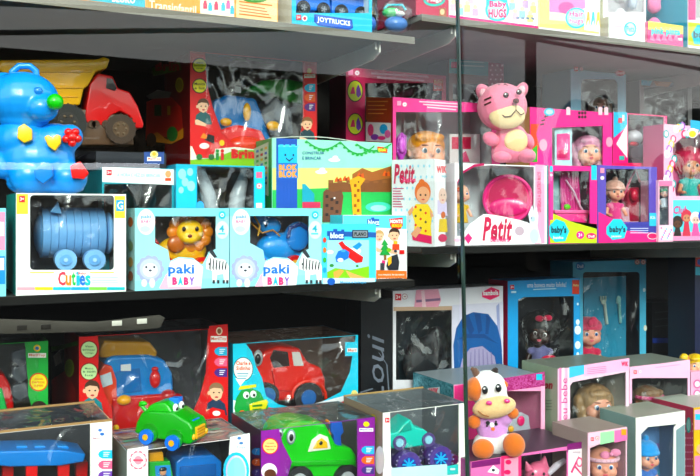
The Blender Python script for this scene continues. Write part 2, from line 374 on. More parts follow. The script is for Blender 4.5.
# ------------------------------------------------------------ repeated print helpers
def badge(p, u, v, r, c1, c2, ct, lines, L=2):
    p.disc(u, v, r*1.08, r*1.08, c2, L); p.disc(u, v, r*.94, r*.94, c1, L+1)
    n = len(lines)
    for i, t in enumerate(lines):
        vv = v - r*.6 + i*1.2*r/n; hw = r*(.75 if 0 < i < n-1 or n < 3 else .5)
        p.text(t, u-hw, vv+.1*r, u+hw, vv + 1.0*r/n, ct, L+3, .015)
def pills(p, u0, u1, v0, dv, cols, h=None, slope=0):
    h = h or dv*.8
    for i, c in enumerate(cols):
        v = v0 + i*dv; r = h/2
        p.poly([(u0+r, v), (u1, v+slope), (u1, v+h+slope), (u0+r, v+h), (u0+.3*r, v+.8*h), (u0, v+r), (u0+.3*r, v+.2*h)], c, 2)
        for k in range(3): p.rect(u0+r+1, v + h*(.22+.22*k), u1-2-k, v + h*(.31+.22*k), 'f4f4f4', 3, slope)
def sunlogo(p, u, v, s, name='white'):
    p.disc(u, v, s*.75, s*.75, 'f2c230', 4, 10); p.rect(u-.5*s, v-s*.3, u+.5*s, v+.3*s, '3a66a8', 5)
    p.rect(u-2.2*s, v+s*1.0, u+2.2*s, v+2.4*s, 'f6f6f6', 4); p.text('MerilToy'[:8], u-2*s, v+1.1*s, u+2*s, v+2.2*s, 'e0602a', 5)
def warn(p, u, v, s, L=3):
    p.rect(u-s, v-s*1.1, u+s, v+s*1.1, 'd83040', L); p.text('3+', u-s*.7, v-s*.6, u+s*.7, v+s*.6, 'ffffff', L+1)
def ringdisc(p, u, v, r, c, L=3): p.disc(u, v, r, r, c, L); p.disc(u, v, r*.72, r*.72, 'ffffff', L+1); p.rect(u-r*.4, v-r*.3, u+r*.4, v+r*.3, c, L+2)

# ------------------------------------------------------------ upper left shelf
C = Carton('toy_carton', 'orange and teal building-block carton on the upper left shelf, left of the cyan truck box', 62, 278, -150, TL, .0, .2, 'f2a15c', side='e8e0cc', win=(120, -120, 272, -25), liner='c9b48a')
b = C.body; b.poly([(62, -40), (145, -40), (145, 7.4), (62, -3)], '16a9bb', 1); b.poly([(146, -20), (233, -20), (233, 17.5), (148, 7.5)], 'f39a4a', 1)
b.text('BLOKO', 112, -6, 135, 2, 'ffffff', 3, .03, dv=2); b.text('Transinfantil', 149, 0, 196, 8.5, 'fff4e0', 3, .01, dv=6)
b.rect(200, -5, 234, 14.5, 'ffe9d2', 2, 3)
for u, v, c in ((203, 3, 'e03c5a'), (208, 5, '38a8c8'), (214, 4, 'e03c5a'), (221, 5, '48b0d8'), (226, 3, 'e86aa0'), (230, 8, '38a8c8')): b.rect(u, v, u+4, v+6, c, 3); b.disc(u+2, v-1, 1.6, 1.6, c, 3, 8)
b.poly([(236, -12), (277, -7), (277, 23), (236, 17.5)], 'f6cfa2', 2)
for k in range(5): b.rect(239, 1+k*3.1, 272-(k*7) % 9, 2.2+k*3.1, 'e07838', 3, 4)
b.disc(255, -3, 14, 6, '4a8a3c', 3)
C = Carton('toy_display_box', 'cyan open-fronted box holding blue trucks, upper left shelf', 292, 372, -20, TL, .0, .24, '12b5d8', side='e6ded0', win=(296, -14, 369, 13), liner='dff3f8', film=False)
b = C.body; b.poly([(314, 14.2), (352, 19.5), (353, 28), (349, 30), (318, 25.5), (314, 22)], '1440a0', 2); b.poly([(315.4, 15.6), (351, 20.4), (351.6, 27), (348.6, 28.8), (318.4, 24.6), (315.4, 21.4)], '1a5fc4', 3)
b.text('JOYTRUCKS', 317, 16.6, 350, 23, 'ffffff', 4, .035, dv=4.6)
warn(b, 298.5, 17.5, 2.4); b.disc(304.5, 18.5, 2.6, 2.8, 'ffffff', 3); b.disc(304.5, 18.5, 1.6, 1.8, 'd8485a', 4)
for k, (u, lab) in enumerate(((300, 'first'), (338, 'second'))):
    T = Thing('toy_truck', ('blue toy truck at the left end' if k == 0 else 'blue toy truck at the right end') + ' of the cyan open display box', 'toy truck', u, 14, .035, z=TL+.06, group='trucks in the cyan display box')
    T.part('truck_body').pz([(u-6, 9.5+k*4), (u-6, -2), (u+4, -12), (u+16, -12), (u+20, -3), (u+30, -1), (u+31, 10+k*4), (u+28, 11+k*4)], 0, 34, '1f7ae0:p', 1.5)
    T.part('window').pz([(u+5, -3), (u+7, -9), (u+14, -9), (u+16, -3)], -.6, 0, '101820:p')
    for du in (4, 24):
        p = T.part('wheel'); p.wh(u+du, 7+k*4+du*.1, 7.2, -2, 6, '14161a:r'); h = p.sub('hub'); h.wh(u+du, 7+k*4+du*.1, 3.4, -3, -1, '4a5058:p')
        for j in range(5): h.tu([(u+du, 7+k*4+du*.1, -3), (u+du+3*math.cos(j*1.257), 7+k*4+du*.1+3*math.sin(j*1.257), -3)], .5, '9aa0a8:p', 6)
for (u, lab, cols) in ((370, 'small clear bag with a yellow and blue toy beside the cyan truck box', ('f0b828', '3a6fc8')), (396, 'clear bag with a pale blue toy bucket and green cap, upper shelf end', ('4cb86a', '5a86c8'))):
    T = Thing('toy_bag', lab, 'bag', u, 33, .02, z=TL, rot=-20)
    w = 8 if u < 380 else 15
    q = T.part('bucket', label='blue bucket'); q.el(u, 24, w*.8, 8, 8, 9, cols[1]+':p')
    q = T.part('cap'); q.el(u-w*.3, 13, w*.65, 5.5, 6, 9, cols[0]+':p')
    if u > 380: q.el(u+4, 14, 5, 3, 4, 5, 'e8e8e4:p'); q.tu([(u-12, 9, 9), (u-8, 5, 9), (u+6, 5, 9), (u+10, 10, 9)], 1.2, '28c0d8:p')
    q = T.part('bag_film'); bb = bmesh.new(); bmesh.ops.create_icosphere(bb, subdivisions=4, radius=1)
    S = T.s; c0 = T.c(u, 17, 9)
    for vv in bb.verts:
        n_ = vv.co.copy(); k = 1 + .12*noise.noise(n_*3) + .1*abs(noise.noise(n_*7)); vv.co = Vector((c0.x + n_.x*w*1.1*S*k, c0.y + n_.y*9.6*S*k, max(.002, c0.z + n_.z*17*S*k)))
    q.merge(bb, FILM)

# ------------------------------------------------------------ upper right shelf
C = Carton('toy_carton', 'magenta carton with a round teal badge at the left end of the upper right shelf', 416, 448.5, -60, TR, .015, .2, 'b81848', side='8a1238')
b = C.body; b.disc(434, 0, 11, 6.5, '1fb5a8', 2); b.disc(434, -1, 9, 5, 'c02858', 3); b.text('Hugs', 427, -3, 441, 3, 'ffffff', 4); b.rect(439, 8, 446, 17, '9c5a34', 3); b.disc(442, 12, 2.3, 3, 'e8b890', 4)
C = Carton('toy_carton', 'wide white doll-clothes carton with pink bottom edge and cyan round logo', 449, 538, -60, TR, .015, .2, 'f6f3ee', side='e8e0dc', vb=None)
b = C.body; b.band(0, 0, 1, .05, 'e8307c', 2)
b.poly([(486, -12), (505, -10), (508, 6), (504, 20), (491, 20), (486, 12)], '35c4da', 3); b.disc(497, 10, 12, 11.5, '35c4da', 3); b.disc(497, 10, 10, 9.5, 'bfe9f2', 4)
b.text('Baby', 489, 1, 506, 9, 'e0287c', 5, .04); b.text('HUGS', 488, 9, 506, 18, 'd02070', 5, .05)
for k, (u, v) in enumerate(((453, 4), (460, 8), (467, 5), (475, 9), (515, 13), (522, 11), (530, 15), (457, -4), (470, -3), (512, 3), (533, 6), (525, 1))):
    c = ('f0b8c8', '9fd4e0', 'f2dc9a', 'c8a8d8')[k % 4]; b.rect(u-3, v, u+3, v+7, c, 2); b.disc(u, v-2, 2.3, 2.3, 'f4cdb4', 3, 10)
for k in range(4): b.rect(516+k*5, 17, 519+k*5, 19, '7888a8', 2, .4*k)
C = Carton('toy_carton', 'lime and pink doll carton with round cyan logo on the upper right shelf', 539, 600, -60, TR, .01, .2, 'f8f2f4', side='cfe05a')
b = C.body; b.poly([(539, -20), (549, -20), (549, 12), (599, 18), (599, 34), (539, 27)], 'd6e98c', 1); b.poly([(549, 12), (599, 17), (599, 24), (549, 20)], 'fbf4c8', 2)
b.poly([(549, -30), (585, -30), (585, 8), (570, 14), (549, 12)], 'f08ac0', 2); b.disc(566, 8, 8, 6, 'd8589c', 3)
b.disc(576, 18, 11, 10.5, '48c6dc', 3); b.disc(576, 18, 9.5, 9, 'b4e8f2', 4); b.text('Hair', 569, 11, 583, 17, 'e03888', 5); b.text('hugs', 569, 18, 583, 25, 'e86aa0', 5)
b.poly([(584, 9), (599, 9), (599, 32), (584, 30)], 'fffdf4', 3)
for k in range(3): b.poly([(585+k*5, 28), (587+k*5, 12), (589+k*5, 12), (590+k*5, 28), (588+k*5, 20)], ('f0a838', '38b8d0', 'f2c838')[k], 4)
C = Carton('toy_carton', 'white carton with a small cyan round logo between the lime carton and the yellow-pink box', 609, 645, 16, TR, .012, .05, 'fbfafa', side='e4d4da', cat='box')
b = C.body; b.disc(630, 29, 6.2, 7.2, '36bcd2', 2); b.disc(630, 29, 4.8, 5.8, 'd4f2f8', 3); b.text('Pets', 626, 26, 634, 32, '20a0b8', 4); b.rect(612, 25, 622, 27, 'f2c8d4', 2); b.rect(636, 26, 644, 28, 'f2c8d4', 2)
C = Carton('toy_carton', 'tall pale clear-fronted box with plush toys behind the white carton', 603, 646, -60, TR, .08, .16, 'f0e6ea', win=(606, -55, 644, 12), liner='e8e4e8')
for (u, v, r, c, lab) in ((620, 3, 9, 'e8e6ea', 'white plush toy in the pale box on the left'), (634, 10, 8, 'cdd4e4', 'pale blue plush toy in the pale box on the right'), (654, 13, 9, 'f088b4', 'pink plush toy behind the yellow-pink box')):
    T = Thing('plush_toy', lab, 'plush toy', u, v, .1 if u < 650 else .1, z=TR+.003, rot=-30)
    q = T.part('body', soft=.004)
    base = T.c(u, v, 12 if u < 650 else 8)
    q.ball((base.x, base.y, base.z*.45), (r*1.05*T.s, r*.8*T.s, base.z*.45), c+':f'); q.el(u, v-6, r*.8, r*.75, r*.7, 12 if u < 650 else 8, c+':f')
    q.el(u-r*.5, v-6-r*.7, r*.3, r*.5, r*.25, 12 if u < 650 else 8, c+':f'); q.el(u+r*.5, v-6-r*.7, r*.3, r*.5, r*.25, 12 if u < 650 else 8, c+':f')
C = Carton('toy_carton', 'low yellow-topped pink carton with cyan lettering on the upper right shelf', 648, 683, 21, TR, .012, .05, 'f0558c', side='f6a0c0')
b = C.body; b.band(0, .62, 1, 1, 'f6e07a', 1); b.text('pink pinta', 651, 27, 680, 36, '27c4c8', 3, .05, dv=1.5); b.rect(676, 38, 682, 40.5, 'ffffff', 2)
for k in range(5): b.poly([(649+k*6, 40), (652+k*6, 33), (655+k*6, 41)], 'f890b4', 2)
C = Carton('toy_carton', 'magenta and lime carton with a cyan logo at the right edge of the upper shelf', 688, 730, -60, TR, .012, .2, 'f0e8ee', side='38a0b8', win=(696, -50, 726, 18), liner='e6e0e4')
b = C.body; b.poly([(688, -60), (695.5, -60), (695.5, 20), (688, 20)], 'e0387c', 2); b.poly([(688, 22), (726, 26), (726, 50), (688, 45)], 'c6dc3c', 1)
b.poly([(691, 34), (697, 25), (712, 26), (716, 36), (708, 45), (694, 44)], '28b8cc', 3); b.text('baby', 693, 31, 713, 40, '10242c', 4, .03)

# ------------------------------------------------------------ middle left shelf, front row
C0 = Carton('toy_carton', 'sliver of a cyan and pink carton at the left edge of the middle shelf', -32, 6, 208, ML, .0, .12, '8ed6e6', side='5ac0dc')
b = C0.body; b.poly([(-30, 212), (5, 212), (5, 250), (-30, 250)], 'f49ab8', 2); b.poly([(-30, 256), (5, 256), (5, 284), (-30, 284)], '2c8ccf', 2); b.rect(-1, 258, 4, 270, 'ffffff', 3); b.rect(-1, 222, 4, 236, 'ffffff', 3)
CC = Carton('toy_carton', 'white carton with a pale blue ribbed toy behind its window', 16, 126, 193, ML, .0, .2, 'fbfaf4', side='1f8f86', win=(30, 195, 114, 270), rnd=4, liner='6a7076', top='c8c4bc')
b = CC.body
b.poly([(16.5, 194), (28, 194), (28, 214), (16.5, 214)], 'f6cf62', 1); b.poly([(114.5, 196), (125, 196), (125, 218), (114.5, 218)], 'f6cf62', 1); warn(b, 22, 199, 2.8)
b.rect(116, 200, 124, 211, '26a4d8', 2); b.text('G', 117, 201.5, 123, 209.5, 'ffffff', 3)
for t, c, u in (('C', 'f05060', 58), ('u', 'f6902a', 65.5), ('t', '38b85a', 71.5), ('i', '22b0c8', 76), ('e', '3878d8', 79.5), ('s', '26c0c0', 85)): b.text(t, u, 271.5 if t in 'Cti' else 275, u+(7.5 if t == 'C' else 5.6 if t not in 'ti' else 4), 285.5, c, 3, .03)
b.text('Baby', 78, 272, 86, 275, 'f06a6a', 3)
for k, c in enumerate(('f4a8b4', 'f6cf4a', '34b8dc', '2aa8d8', '8ad060', '38b8c0')): b.rect(17+k*18, 287, 17+(k+1)*18-.3, 290, c, 2)
b.rect(30, 272, 54, 273, 'f6cf62', 2); b.rect(90, 272, 114, 273, 'f6cf62', 2)
for k in range(3): b.rect(92, 277+k*2.6, 118, 278+k*2.6, 'bfe4ea', 2)
T = Thing('toy_wagon', 'pale blue ribbed barrel toy with two big wheels inside the white window carton', 'toy', 72, 268, .05, z=ML+.005)
p = T.part('barrel')
for k in range(8):
    S = T.s; a = T.q(44+k*8, 233, 0); c = T.q(52+k*8, 233, 0); p.rod((a.x, 30*S, a.z), (c.x-.6*S, 30*S, a.z), 26*S, 26*S, '7fb4e6:p', 28); p.rod((c.x-.6*S, 30*S, a.z), (c.x, 30*S, a.z), 24.4*S, 24.4*S, '7fb4e6:p', 28)
p.el(108, 233, 6, 22, 22, 30, '8cc0ee:p'); p.el(42, 234, 8, 22, 22, 30, '6ea6da:p')
for u in (66, 95):
    p = T.part('wheel'); p.wh(u, 260, 10.5, -8, 3, '8fc2f0:p'); h = p.sub('hub'); h.wh(u, 260, 5.5, -10, -8, '78b0e6:p'); h.wh(u, 260, 2, -11, -10, 'b8dcfa:p')
p = T.part('ear'); p.pz([(50, 212), (58, 201), (62, 214)], 2, 8, '74aee0:p', 1)

def paki(u0, u1, toy, lab, sc):
    C = Carton('toy_carton', lab, u0, u1, 208, ML, .0, .115, 'a8e4ee', side='b8d8d8' if u0 < 200 else '9ad4e0', top='6fcadc', liner='7a7a80', group='pale blue animal toy cartons',
        win=[(u1-13, 212), (u1-13, 249), (u1-20, 252), (u1-26, 264), (u0+66, 264), (u0+58, 258), (u0+44, 257), (u0+35, 261), (u0+33, 250), (u0+20, 243), (u0+20, 212)])
    b = C.body; W_ = u1-u0
    b.band(0, .9, 1, 1, '8edbe8', 1); b.band(0, 0, 1, .12, '9be0ec', 1)
    b.disc(u0+11, 222, 9, 13, 'f0fbfd', 2); b.text('paki', u0+6, 215, u0+16, 219, '2088d0', 3); b.text('BABY', u0+6, 220, u0+16, 223, 'f05a90', 3); b.disc(u0+10, 229, 5, 3, 'c8f0f4', 3)
    b.disc(u1-7, 230, 6.6, 9, 'd8f6fa', 2); b.text('4', u1-10, 225, u1-5, 232, '18a8c0', 3); b.rect(u1-11, 233, u1-4, 234.5, '58c8d8', 3); b.disc(u1-7, 215, 3.5, 4, '38bcd0', 2); ringdisc(b, u1-7, 215, 2.6, '38bcd0', 3)
    # blue lion cub print
    for k in range(11): g = k*.571; b.disc(u0+15+10*math.cos(g), 269+10*math.sin(g), 4.2, 4.2, 'a8b0d4', 2, 10)
    b.disc(u0+15, 269, 10.5, 10.5, 'c2c8e4', 3); b.disc(u0+15, 270, 7.5, 7, 'e8e8f4', 4); b.disc(u0+15, 273, 3.6, 2.4, 'ffffff', 5)
    for q in (-4, 4): b.disc(u0+15+q, 267, 1.1, 1.3, '202838', 6, 8)
    b.disc(u0+15, 270.5, 1.6, 1.1, '303848', 6, 8); b.disc(u0+17, 283, 3, 5, 'e4e6f2', 3, 10); b.disc(u0+9, 283, 3, 4, 'e4e6f2', 3, 10)
    # white logo cloud
    b.poly([(u0+32, 274), (u0+35, 262), (u0+44, 258), (u0+60, 260), (u0+68, 267), (u0+66, 286), (u0+33, 287)], 'ffffff', 3)
    b.poly([(u0+24, 288), (u0+31, 274), (u0+66, 280), (u0+66, 289), (u0+26, 289)], 'f6b8cc', 2)
    b.text('paki', u0+33, 264, u0+59, 276.5, '1f74d8', 5, .03)
    for k, c in enumerate(('f04a80', '22b4d8', 'f04a80', '8a52c0')): b.text('BABY'[k], u0+37+k*5.7, 277, u0+42+k*5.7, 285, c, 5, .07)
    # zebra print
    z = [(u1-23, 262), (u1-19, 252), (u1-14, 258), (u1-4, 260), (u1-.5, 266), (u1-.5, 282), (u1-5, 282), (u1-6, 274), (u1-12, 275), (u1-13, 282), (u1-17, 282), (u1-17, 271), (u1-23, 269)]
    b.poly(z, 'f8f8f8', 3)
    for k in range(6): b.poly([(u1-19+k*3.1, 258+k*.8), (u1-18+k*3.1, 258+k*.8), (u1-18.8+k*3.1, 271), (u1-20+k*3.1, 268)], '2a3038', 4)
    b.poly([(u1-20, 252), (u1-17, 249), (u1-12, 257), (u1-15, 258)], '30363e', 4); b.disc(u1-20, 264, .9, 1, '101418', 5, 8)
    for q in (-15.5, -11, -5.5, -2): b.rect(u1+q-1.2, 280, u1+q+1.2, 283.5, '30363e', 4)
    b.face = 'side'
    b.poly([(u0-9, 212), (u0-2, 212), (u0-2, 240), (u0-9, 240)], 'c6e6e8', 1)
    for v, c in ((222, 'd06a3a'), (246, '8a9a70'), (262, 'c89a60'), (276, 'b06a50')): b.disc(u0-4, v, 2.4, 5, c, 2)
    b.face = 'front'
    return C
paki(135, 229, 'lion', 'pale blue carton holding the yellow lion toy', 1)
paki(230, 322, 'elephant', 'pale blue carton holding the blue elephant toy', 1)
T = Thing('toy_lion', 'yellow toy lion with orange mane and wheels in the left pale blue animal carton', 'toy lion', 180, 262, .045, z=ML+.004)
p = T.part('body', soft=.003); p.el(182, 250, 26, 15, 11, 10, 'f7c331:p'); p.el(162, 264, 6, 12, 7, 8, 'f7c331:p'); p.el(200, 264, 6, 12, 7, 8, 'f7c331:p')
p = T.part('mane')
for k in range(12): g = k*.5236; p.el(190+17*math.cos(g), 232+15*math.sin(g), 6.5, 6.5, 4, 2, 'e88e18:p')
p = T.part('head', soft=.003); p.el(190, 232, 14, 13, 8, -3, 'f9c83c:p'); p.el(190, 239, 8, 5, 5, -8, 'fbd468:p')
for u in (184, 197): T.part('eye').el(u, 229, 2, 2.4, 1.2, -11, '2a1c10:p')
T.part('nose').el(190, 236, 2.4, 1.8, 1.5, -12.6, '8a3a18:p')
p = T.part('chest_patch', label='orange chest patch'); p.el(176, 244, 9, 9, 4, -2, 'b8641c:p')
p = T.part('tail'); p.tu([(158, 244, 4), (152, 236, 4), (153, 226, 4)], 1.6, 'd83028:p'); p.el(153, 222, 3, 5, 3, 4, 'd83028:p')
for u in (166, 203):
    p = T.part('wheel'); p.wh(u, 266, 9, -6, 2, 'd62a2a:p'); h = p.sub('hub'); h.wh(u, 266, 4.5, -7.5, -6, 'f2b21e:p')
T = Thing('toy_elephant', 'bright blue toy elephant with red wheels in the right pale blue animal carton', 'toy elephant', 275, 262, .045, z=ML+.004)
p = T.part('body', soft=.003); p.el(278, 248, 24, 16, 12, 12, '1c95e0:p'); p.el(298, 235, 15, 14, 9, 10, '1c95e0:p'); p.el(262, 264, 7, 10, 7, 10, '1c95e0:p'); p.el(298, 262, 7, 11, 7, 10, '1c95e0:p')
p.el(270, 226, 12, 9, 7, 6, '1c95e0:p'); p.el(259, 218, 9, 6, 6, 6, '1c95e0:p')
p = T.part('ear'); p.el(298, 236, 13, 15, 2.5, 0, '1480d0:p'); p = T.part('ear_rim', label='dark blue curved ear rim'); p.tu([(288, 238, -3), (290, 228, -3), (300, 224, -3), (309, 230, -3), (310, 242, -3)], 1.8, '12306e:p')
p = T.part('strap', label='brown rope strap'); p.tu([(250, 222, 0), (262, 233, -1), (273, 230, -1), (280, 236, -1)], .9, 'a87838:p'); p.tu([(252, 212, 0), (260, 226, -1), (258, 236, -1)], .9, 'c89a40:p')
T.part('eye').el(266, 225, 1.6, 1.8, 1.4, -1.6, '0c1830:p')
for u in (258, 296):
    p = T.part('wheel'); p.wh(u, 264, 9, -5, 2, 'c8242c:p'); h = p.sub('hub'); h.wh(u, 264, 4.2, -6.5, -5, 'f2b21e:p')

# blocz boxes
C = Carton('building_block_box', 'white building block box with an orange strip, standing behind the aeroplane box', 343, 407, 215, ML, .065, .09, 'eeeeec', side='58c8e4')
b = C.body; b.poly([(343, 215.5), (406.5, 215.5), (406.5, 229), (343, 226)], '6fd0ea', 1); b.poly([(376, 270), (406.5, 271), (406.5, 283), (376, 283)], 'ee7a26', 1)
b.text('ou a maquina da sua mente', 378, 273.5, 404, 276, 'fff4e8', 3); b.text('e monte na sua imaginacao', 378, 277.5, 404, 280, 'fff4e8', 3)
b.poly([(367, 219), (371, 219), (371, 217.5), (374, 217.5), (374, 219), (379, 219), (379, 226), (367, 226)], '2a5cb0', 3); b.text('blocz', 368, 219.6, 379, 225, 'e8f4ff', 4, .04)
b.poly([(389, 219), (402.5, 217.5), (402.5, 226), (400, 229), (392, 229), (390, 226)], 'd82030', 3); b.text('MONTE', 390, 219.5, 402, 223.3, 'ffffff', 4, .05); b.text('BRINQUE', 391.5, 224, 401.5, 227.8, 'ffd83a', 4, .05)
b.kid(379, 236, 5, 'f0d0d8', hair='c8a070'); b.kid(394, 235, 6, 'e8e8ea', hair='3a2418')
b.poly([(384, 239), (388, 245), (386, 245), (389, 250), (386.5, 250), (390, 255), (379, 255), (382, 250), (380, 250), (383, 245), (381, 245)], '2a9a48', 5); b.rect(383.5, 255, 386, 260, '8a5a30', 5)
b.disc(388.5, 250, 2.2, 2, '78b83a', 5); b.rect(392, 244, 399, 250, 'e05030', 5); b.rect(393, 241, 397, 244, 'f0b020', 6); b.disc(395, 251, 1.6, 1.6, '303848', 6, 8); b.rect(399, 250, 404, 254, 'd83030', 5)
b.poly([(387, 262), (391, 256), (397, 254), (399, 262), (398, 270), (388, 270), (386, 266)], '22262e', 5); b.poly([(387, 258), (391, 256), (391, 263), (388, 266)], 'f2b81e', 6); b.poly([(380, 268), (382, 260), (385, 261), (384, 269)], 'e03c7a', 5); b.rect(380, 263, 384, 270, '30343c', 6)
C = Carton('building_block_box', 'blue building block box printed with a red and blue aeroplane over grass', 322, 376, 224, ML, -.002, .055, '5cc8ec', side='c8d0d0')
b = C.body; b.rect(327, 231, 376, 236, '2858a4', 1, 1.4)
b.poly([(329, 231), (333, 231), (333, 229), (337, 229), (337, 231), (341, 231), (341, 229.5), (344, 229.5), (344, 240), (329, 240)], '1f4fa6', 3); b.text('blocz', 330, 232.5, 343.5, 238.4, 'e8f4ff', 4, .05)
b.rect(352, 230, 368, 238, '20242a', 3); b.rect(353, 231, 367, 237, '8a9098', 4); b.text('PLANO', 354, 232, 366, 236, '14181c', 5, .05)
b.rect(327, 240, 369, 277, 'a8def2', 1); b.poly([(327, 272), (335, 268), (350, 270), (369, 266), (369, 278), (327, 278)], '8ac640', 2); b.poly([(333, 272), (340, 269), (344, 271), (338, 278), (334, 278)], 'e0a860', 3); b.poly([(345, 270), (352, 273), (366, 278), (350, 278)], 'e0b070', 3)
b.disc(331.5, 265.5, 2.2, 1.6, '3a8a34', 3); b.disc(357, 266, 1.5, 1.2, '3a8a34', 3)
b.disc(355, 251, 6, 3.5, 'f2fafc', 2); b.disc(330, 252, 3.5, 2, 'f2fafc', 2)
b.poly([(338, 243), (342, 241), (345, 245), (363, 257), (362, 262), (356, 263), (349, 258), (343, 250)], 'd42c2c', 4); b.poly([(352, 247), (359, 242), (362, 245), (357, 250)], '2a8ae0', 3)
b.poly([(335, 257), (338, 251), (344, 249), (349, 252), (348, 258), (341, 262), (336, 262)], '2474dc', 5); b.disc(340, 260, 3, 2, 'f2f4f6', 6); b.rect(341, 250, 345, 252, '5aa4f0', 6)
b.rect(322.5, 278, 375, 287, 'd2eef6', 1); b.disc(331, 281.5, 4, 3.5, '1f5ab4', 3); b.text('Monte e brinque', 340, 281, 366, 284, '3a9ad0', 3)
for k, c in enumerate(('d84a30', 'e07a3a', '48a848', '3a9ad8')): b.disc(324.4, 240+k*10, 1.8, 2.8, c, 3, 8)

# ------------------------------------------------------------ blue bear
T = Thing('bear_shape_sorter', 'big blue plastic bear shape sorter with green nose standing on the white window carton', 'toy bear', 40, 193, .09, z=CC.ztop()+.0005, rot=-10)
BL = '1593e6:p'
p = T.part('body', soft=.0035)
for a in ((38, 160, 36, 30, 26, 0), (34, 184, 26, 12, 22, 0), (22, 140, 26, 22, 22, 0), (56, 141, 22, 18, 20, -2), (6, 138, 15, 14, 14, 0), (70, 137, 13, 13, 12, -6), (30, 176, 20, 18, 16, -12), (68, 178, 19, 17, 16, -8), (52, 188, 32, 7, 18, 0), (4, 165, 16, 14, 14, 0)): p.el(*a, BL)
p = T.part('head', soft=.003)
for a in ((24, 100, 34, 28, 26, -2), (42, 108, 16, 14, 14, -18), (4, 84, 12, 12, 7, 0), (24, 120, 24, 12, 18, -2)): p.el(*a, BL)
p = T.part('carry_handle'); p.tu([(14, 82, 0), (12, 72, 0), (19, 66, 0), (30, 66, 0), (36, 71, 0), (37, 80, 0)], 3.1, BL, 12)
p = T.part('ear'); p.el(5, 84, 8, 9, 3, -7, '0f7fd0:p')
p = T.part('eye', label='moulded blue eye'); p.el(38, 91, 4.5, 4, 3, -24, '0f7bc8:p')
T.part('nose', label='bright green nose').el(55, 102, 8, 8, 8, -34, '2fc020:p')
def shape_at(name, pts, y, c, lab): q = T.part(name, label=lab); q.pz(pts, y-7, y+10, c, 1.2)
shape_at('shape_block', [(18, 127), (24, 123.5), (32, 129), (32, 140), (24, 143), (17, 138)], -22, 'f6c62a:p', 'yellow pentagon block')
shape_at('shape_block', [(44, 137), (48, 134.5), (52, 137.5), (57, 134), (61, 136), (61, 143), (55, 151), (48, 146)], -24, 'f6c62a:p', 'yellow heart block')
q = T.part('shape_block', label='red flower block')
for k in range(5): g = k*1.257+.3; q.el(72+6*math.cos(g), 137+6*math.sin(g), 4, 4, 4, -23, 'd8182c:p')
q.el(72, 137, 5, 5, 4.5, -24, 'd8182c:p')
shape_at('shape_block', [(34, 170), (43, 161), (52, 164), (53, 176), (43, 184), (35, 178)], -26, '1a80d4:p', 'blue pentagon block')
shape_at('shape_block', [(70, 166), (80, 161), (89, 173), (84, 179), (72, 178)], -24, 'e8382a:p', 'red pentagon block')

# ------------------------------------------------------------ middle left shelf, second row
C4 = Carton('toy_carton', 'white and teal toy carton behind the lion carton, beside the bear', 102, 174, 167, ML, .15, .32, '2a98a6', side='149aa8', win=(104, 184, 172, 230), liner='70787e')
b = C4.body; b.poly([(102.3, 167), (174, 169.5), (174, 185), (102.3, 182)], 'f8f6f2', 1); warn(b, 109, 172.5, 2.6); b.text('A HORA E VEZ DE BRINCAR', 117, 173, 160, 176.5, '58c0c0', 3, 0, dv=1); b.disc(168, 174, 3, 3.5, 'f0a878', 3); b.rect(165, 178, 171, 181, 'e05a3a', 3)
C8 = Carton('toy_carton', 'teal toy carton with a clear window and pale bottles behind the elephant carton', 176, 265, 164, ML, .13, .34, '22a8c4', side='1494b0', win=(197, 166, 254, 212), liner='6e757c')
b = C8.body; b.poly([(176.4, 168), (196, 168), (196, 208), (176.4, 208)], '2ab6d4', 1)
for u, v, r in ((182, 174, 4), (190, 172, 3), (185, 182, 3.4), (191, 186, 4), (181, 190, 2.6)): b.disc(u, v, r, r*1.3, '9fe4f0', 2)
b.poly([(254.5, 166), (264, 166), (264, 208), (254.5, 208)], '3cc6dc', 1); b.rect(256, 172, 262, 178, 'd86a8a', 2); ringdisc(b, 259, 186, 3, 'c86a7a', 2); b.rect(256, 203, 262, 208, 'f4f4f4', 2); b.disc(200, 207, 4, 6, '48a0e0', 3)
for k, (u, lab) in enumerate(((212, 'pale grey toy bottle leaning left in the teal carton'), (234, 'pale grey toy bottle leaning right in the teal carton'))):
    T = Thing('toy_bottle', lab, 'toy bottle', u, 205, .19, z=ML+.005)
    p = T.part('bottle'); s_ = -1 if k == 0 else 1
    p.tu([(u, 222, 12), (u+s_*4, 195, 12), (u+s_*8, 182, 12), (u+s_*9, 172, 12)], [9, 8, 6, 3], 'b8c0c6:p', 16)
    T.part('cap').tu([(u+s_*9, 173, 12), (u+s_*10, 169, 12)], [3.6, 3.4], 'd8dee2:p', 14)
CN = Carton('flat_box', 'flat navy box with a sun logo tab under the toy dump truck', 96, 166, 151, C4.ztop(), .20, .27, '12161f', side='101218', vb=None)
b = CN.body; b.rect(144, 152, 164, 164, '2a4a8c', 1); b.disc(154, 154.5, 4, 3.6, 'f2e6a0', 3); b.disc(154, 154, 2, 2, 'f2b824', 4); b.rect(147, 157, 161, 161, 'f4f4f4', 2); b.text('MerilToy', 148, 157.6, 160, 160.6, 'e06a2a', 3)
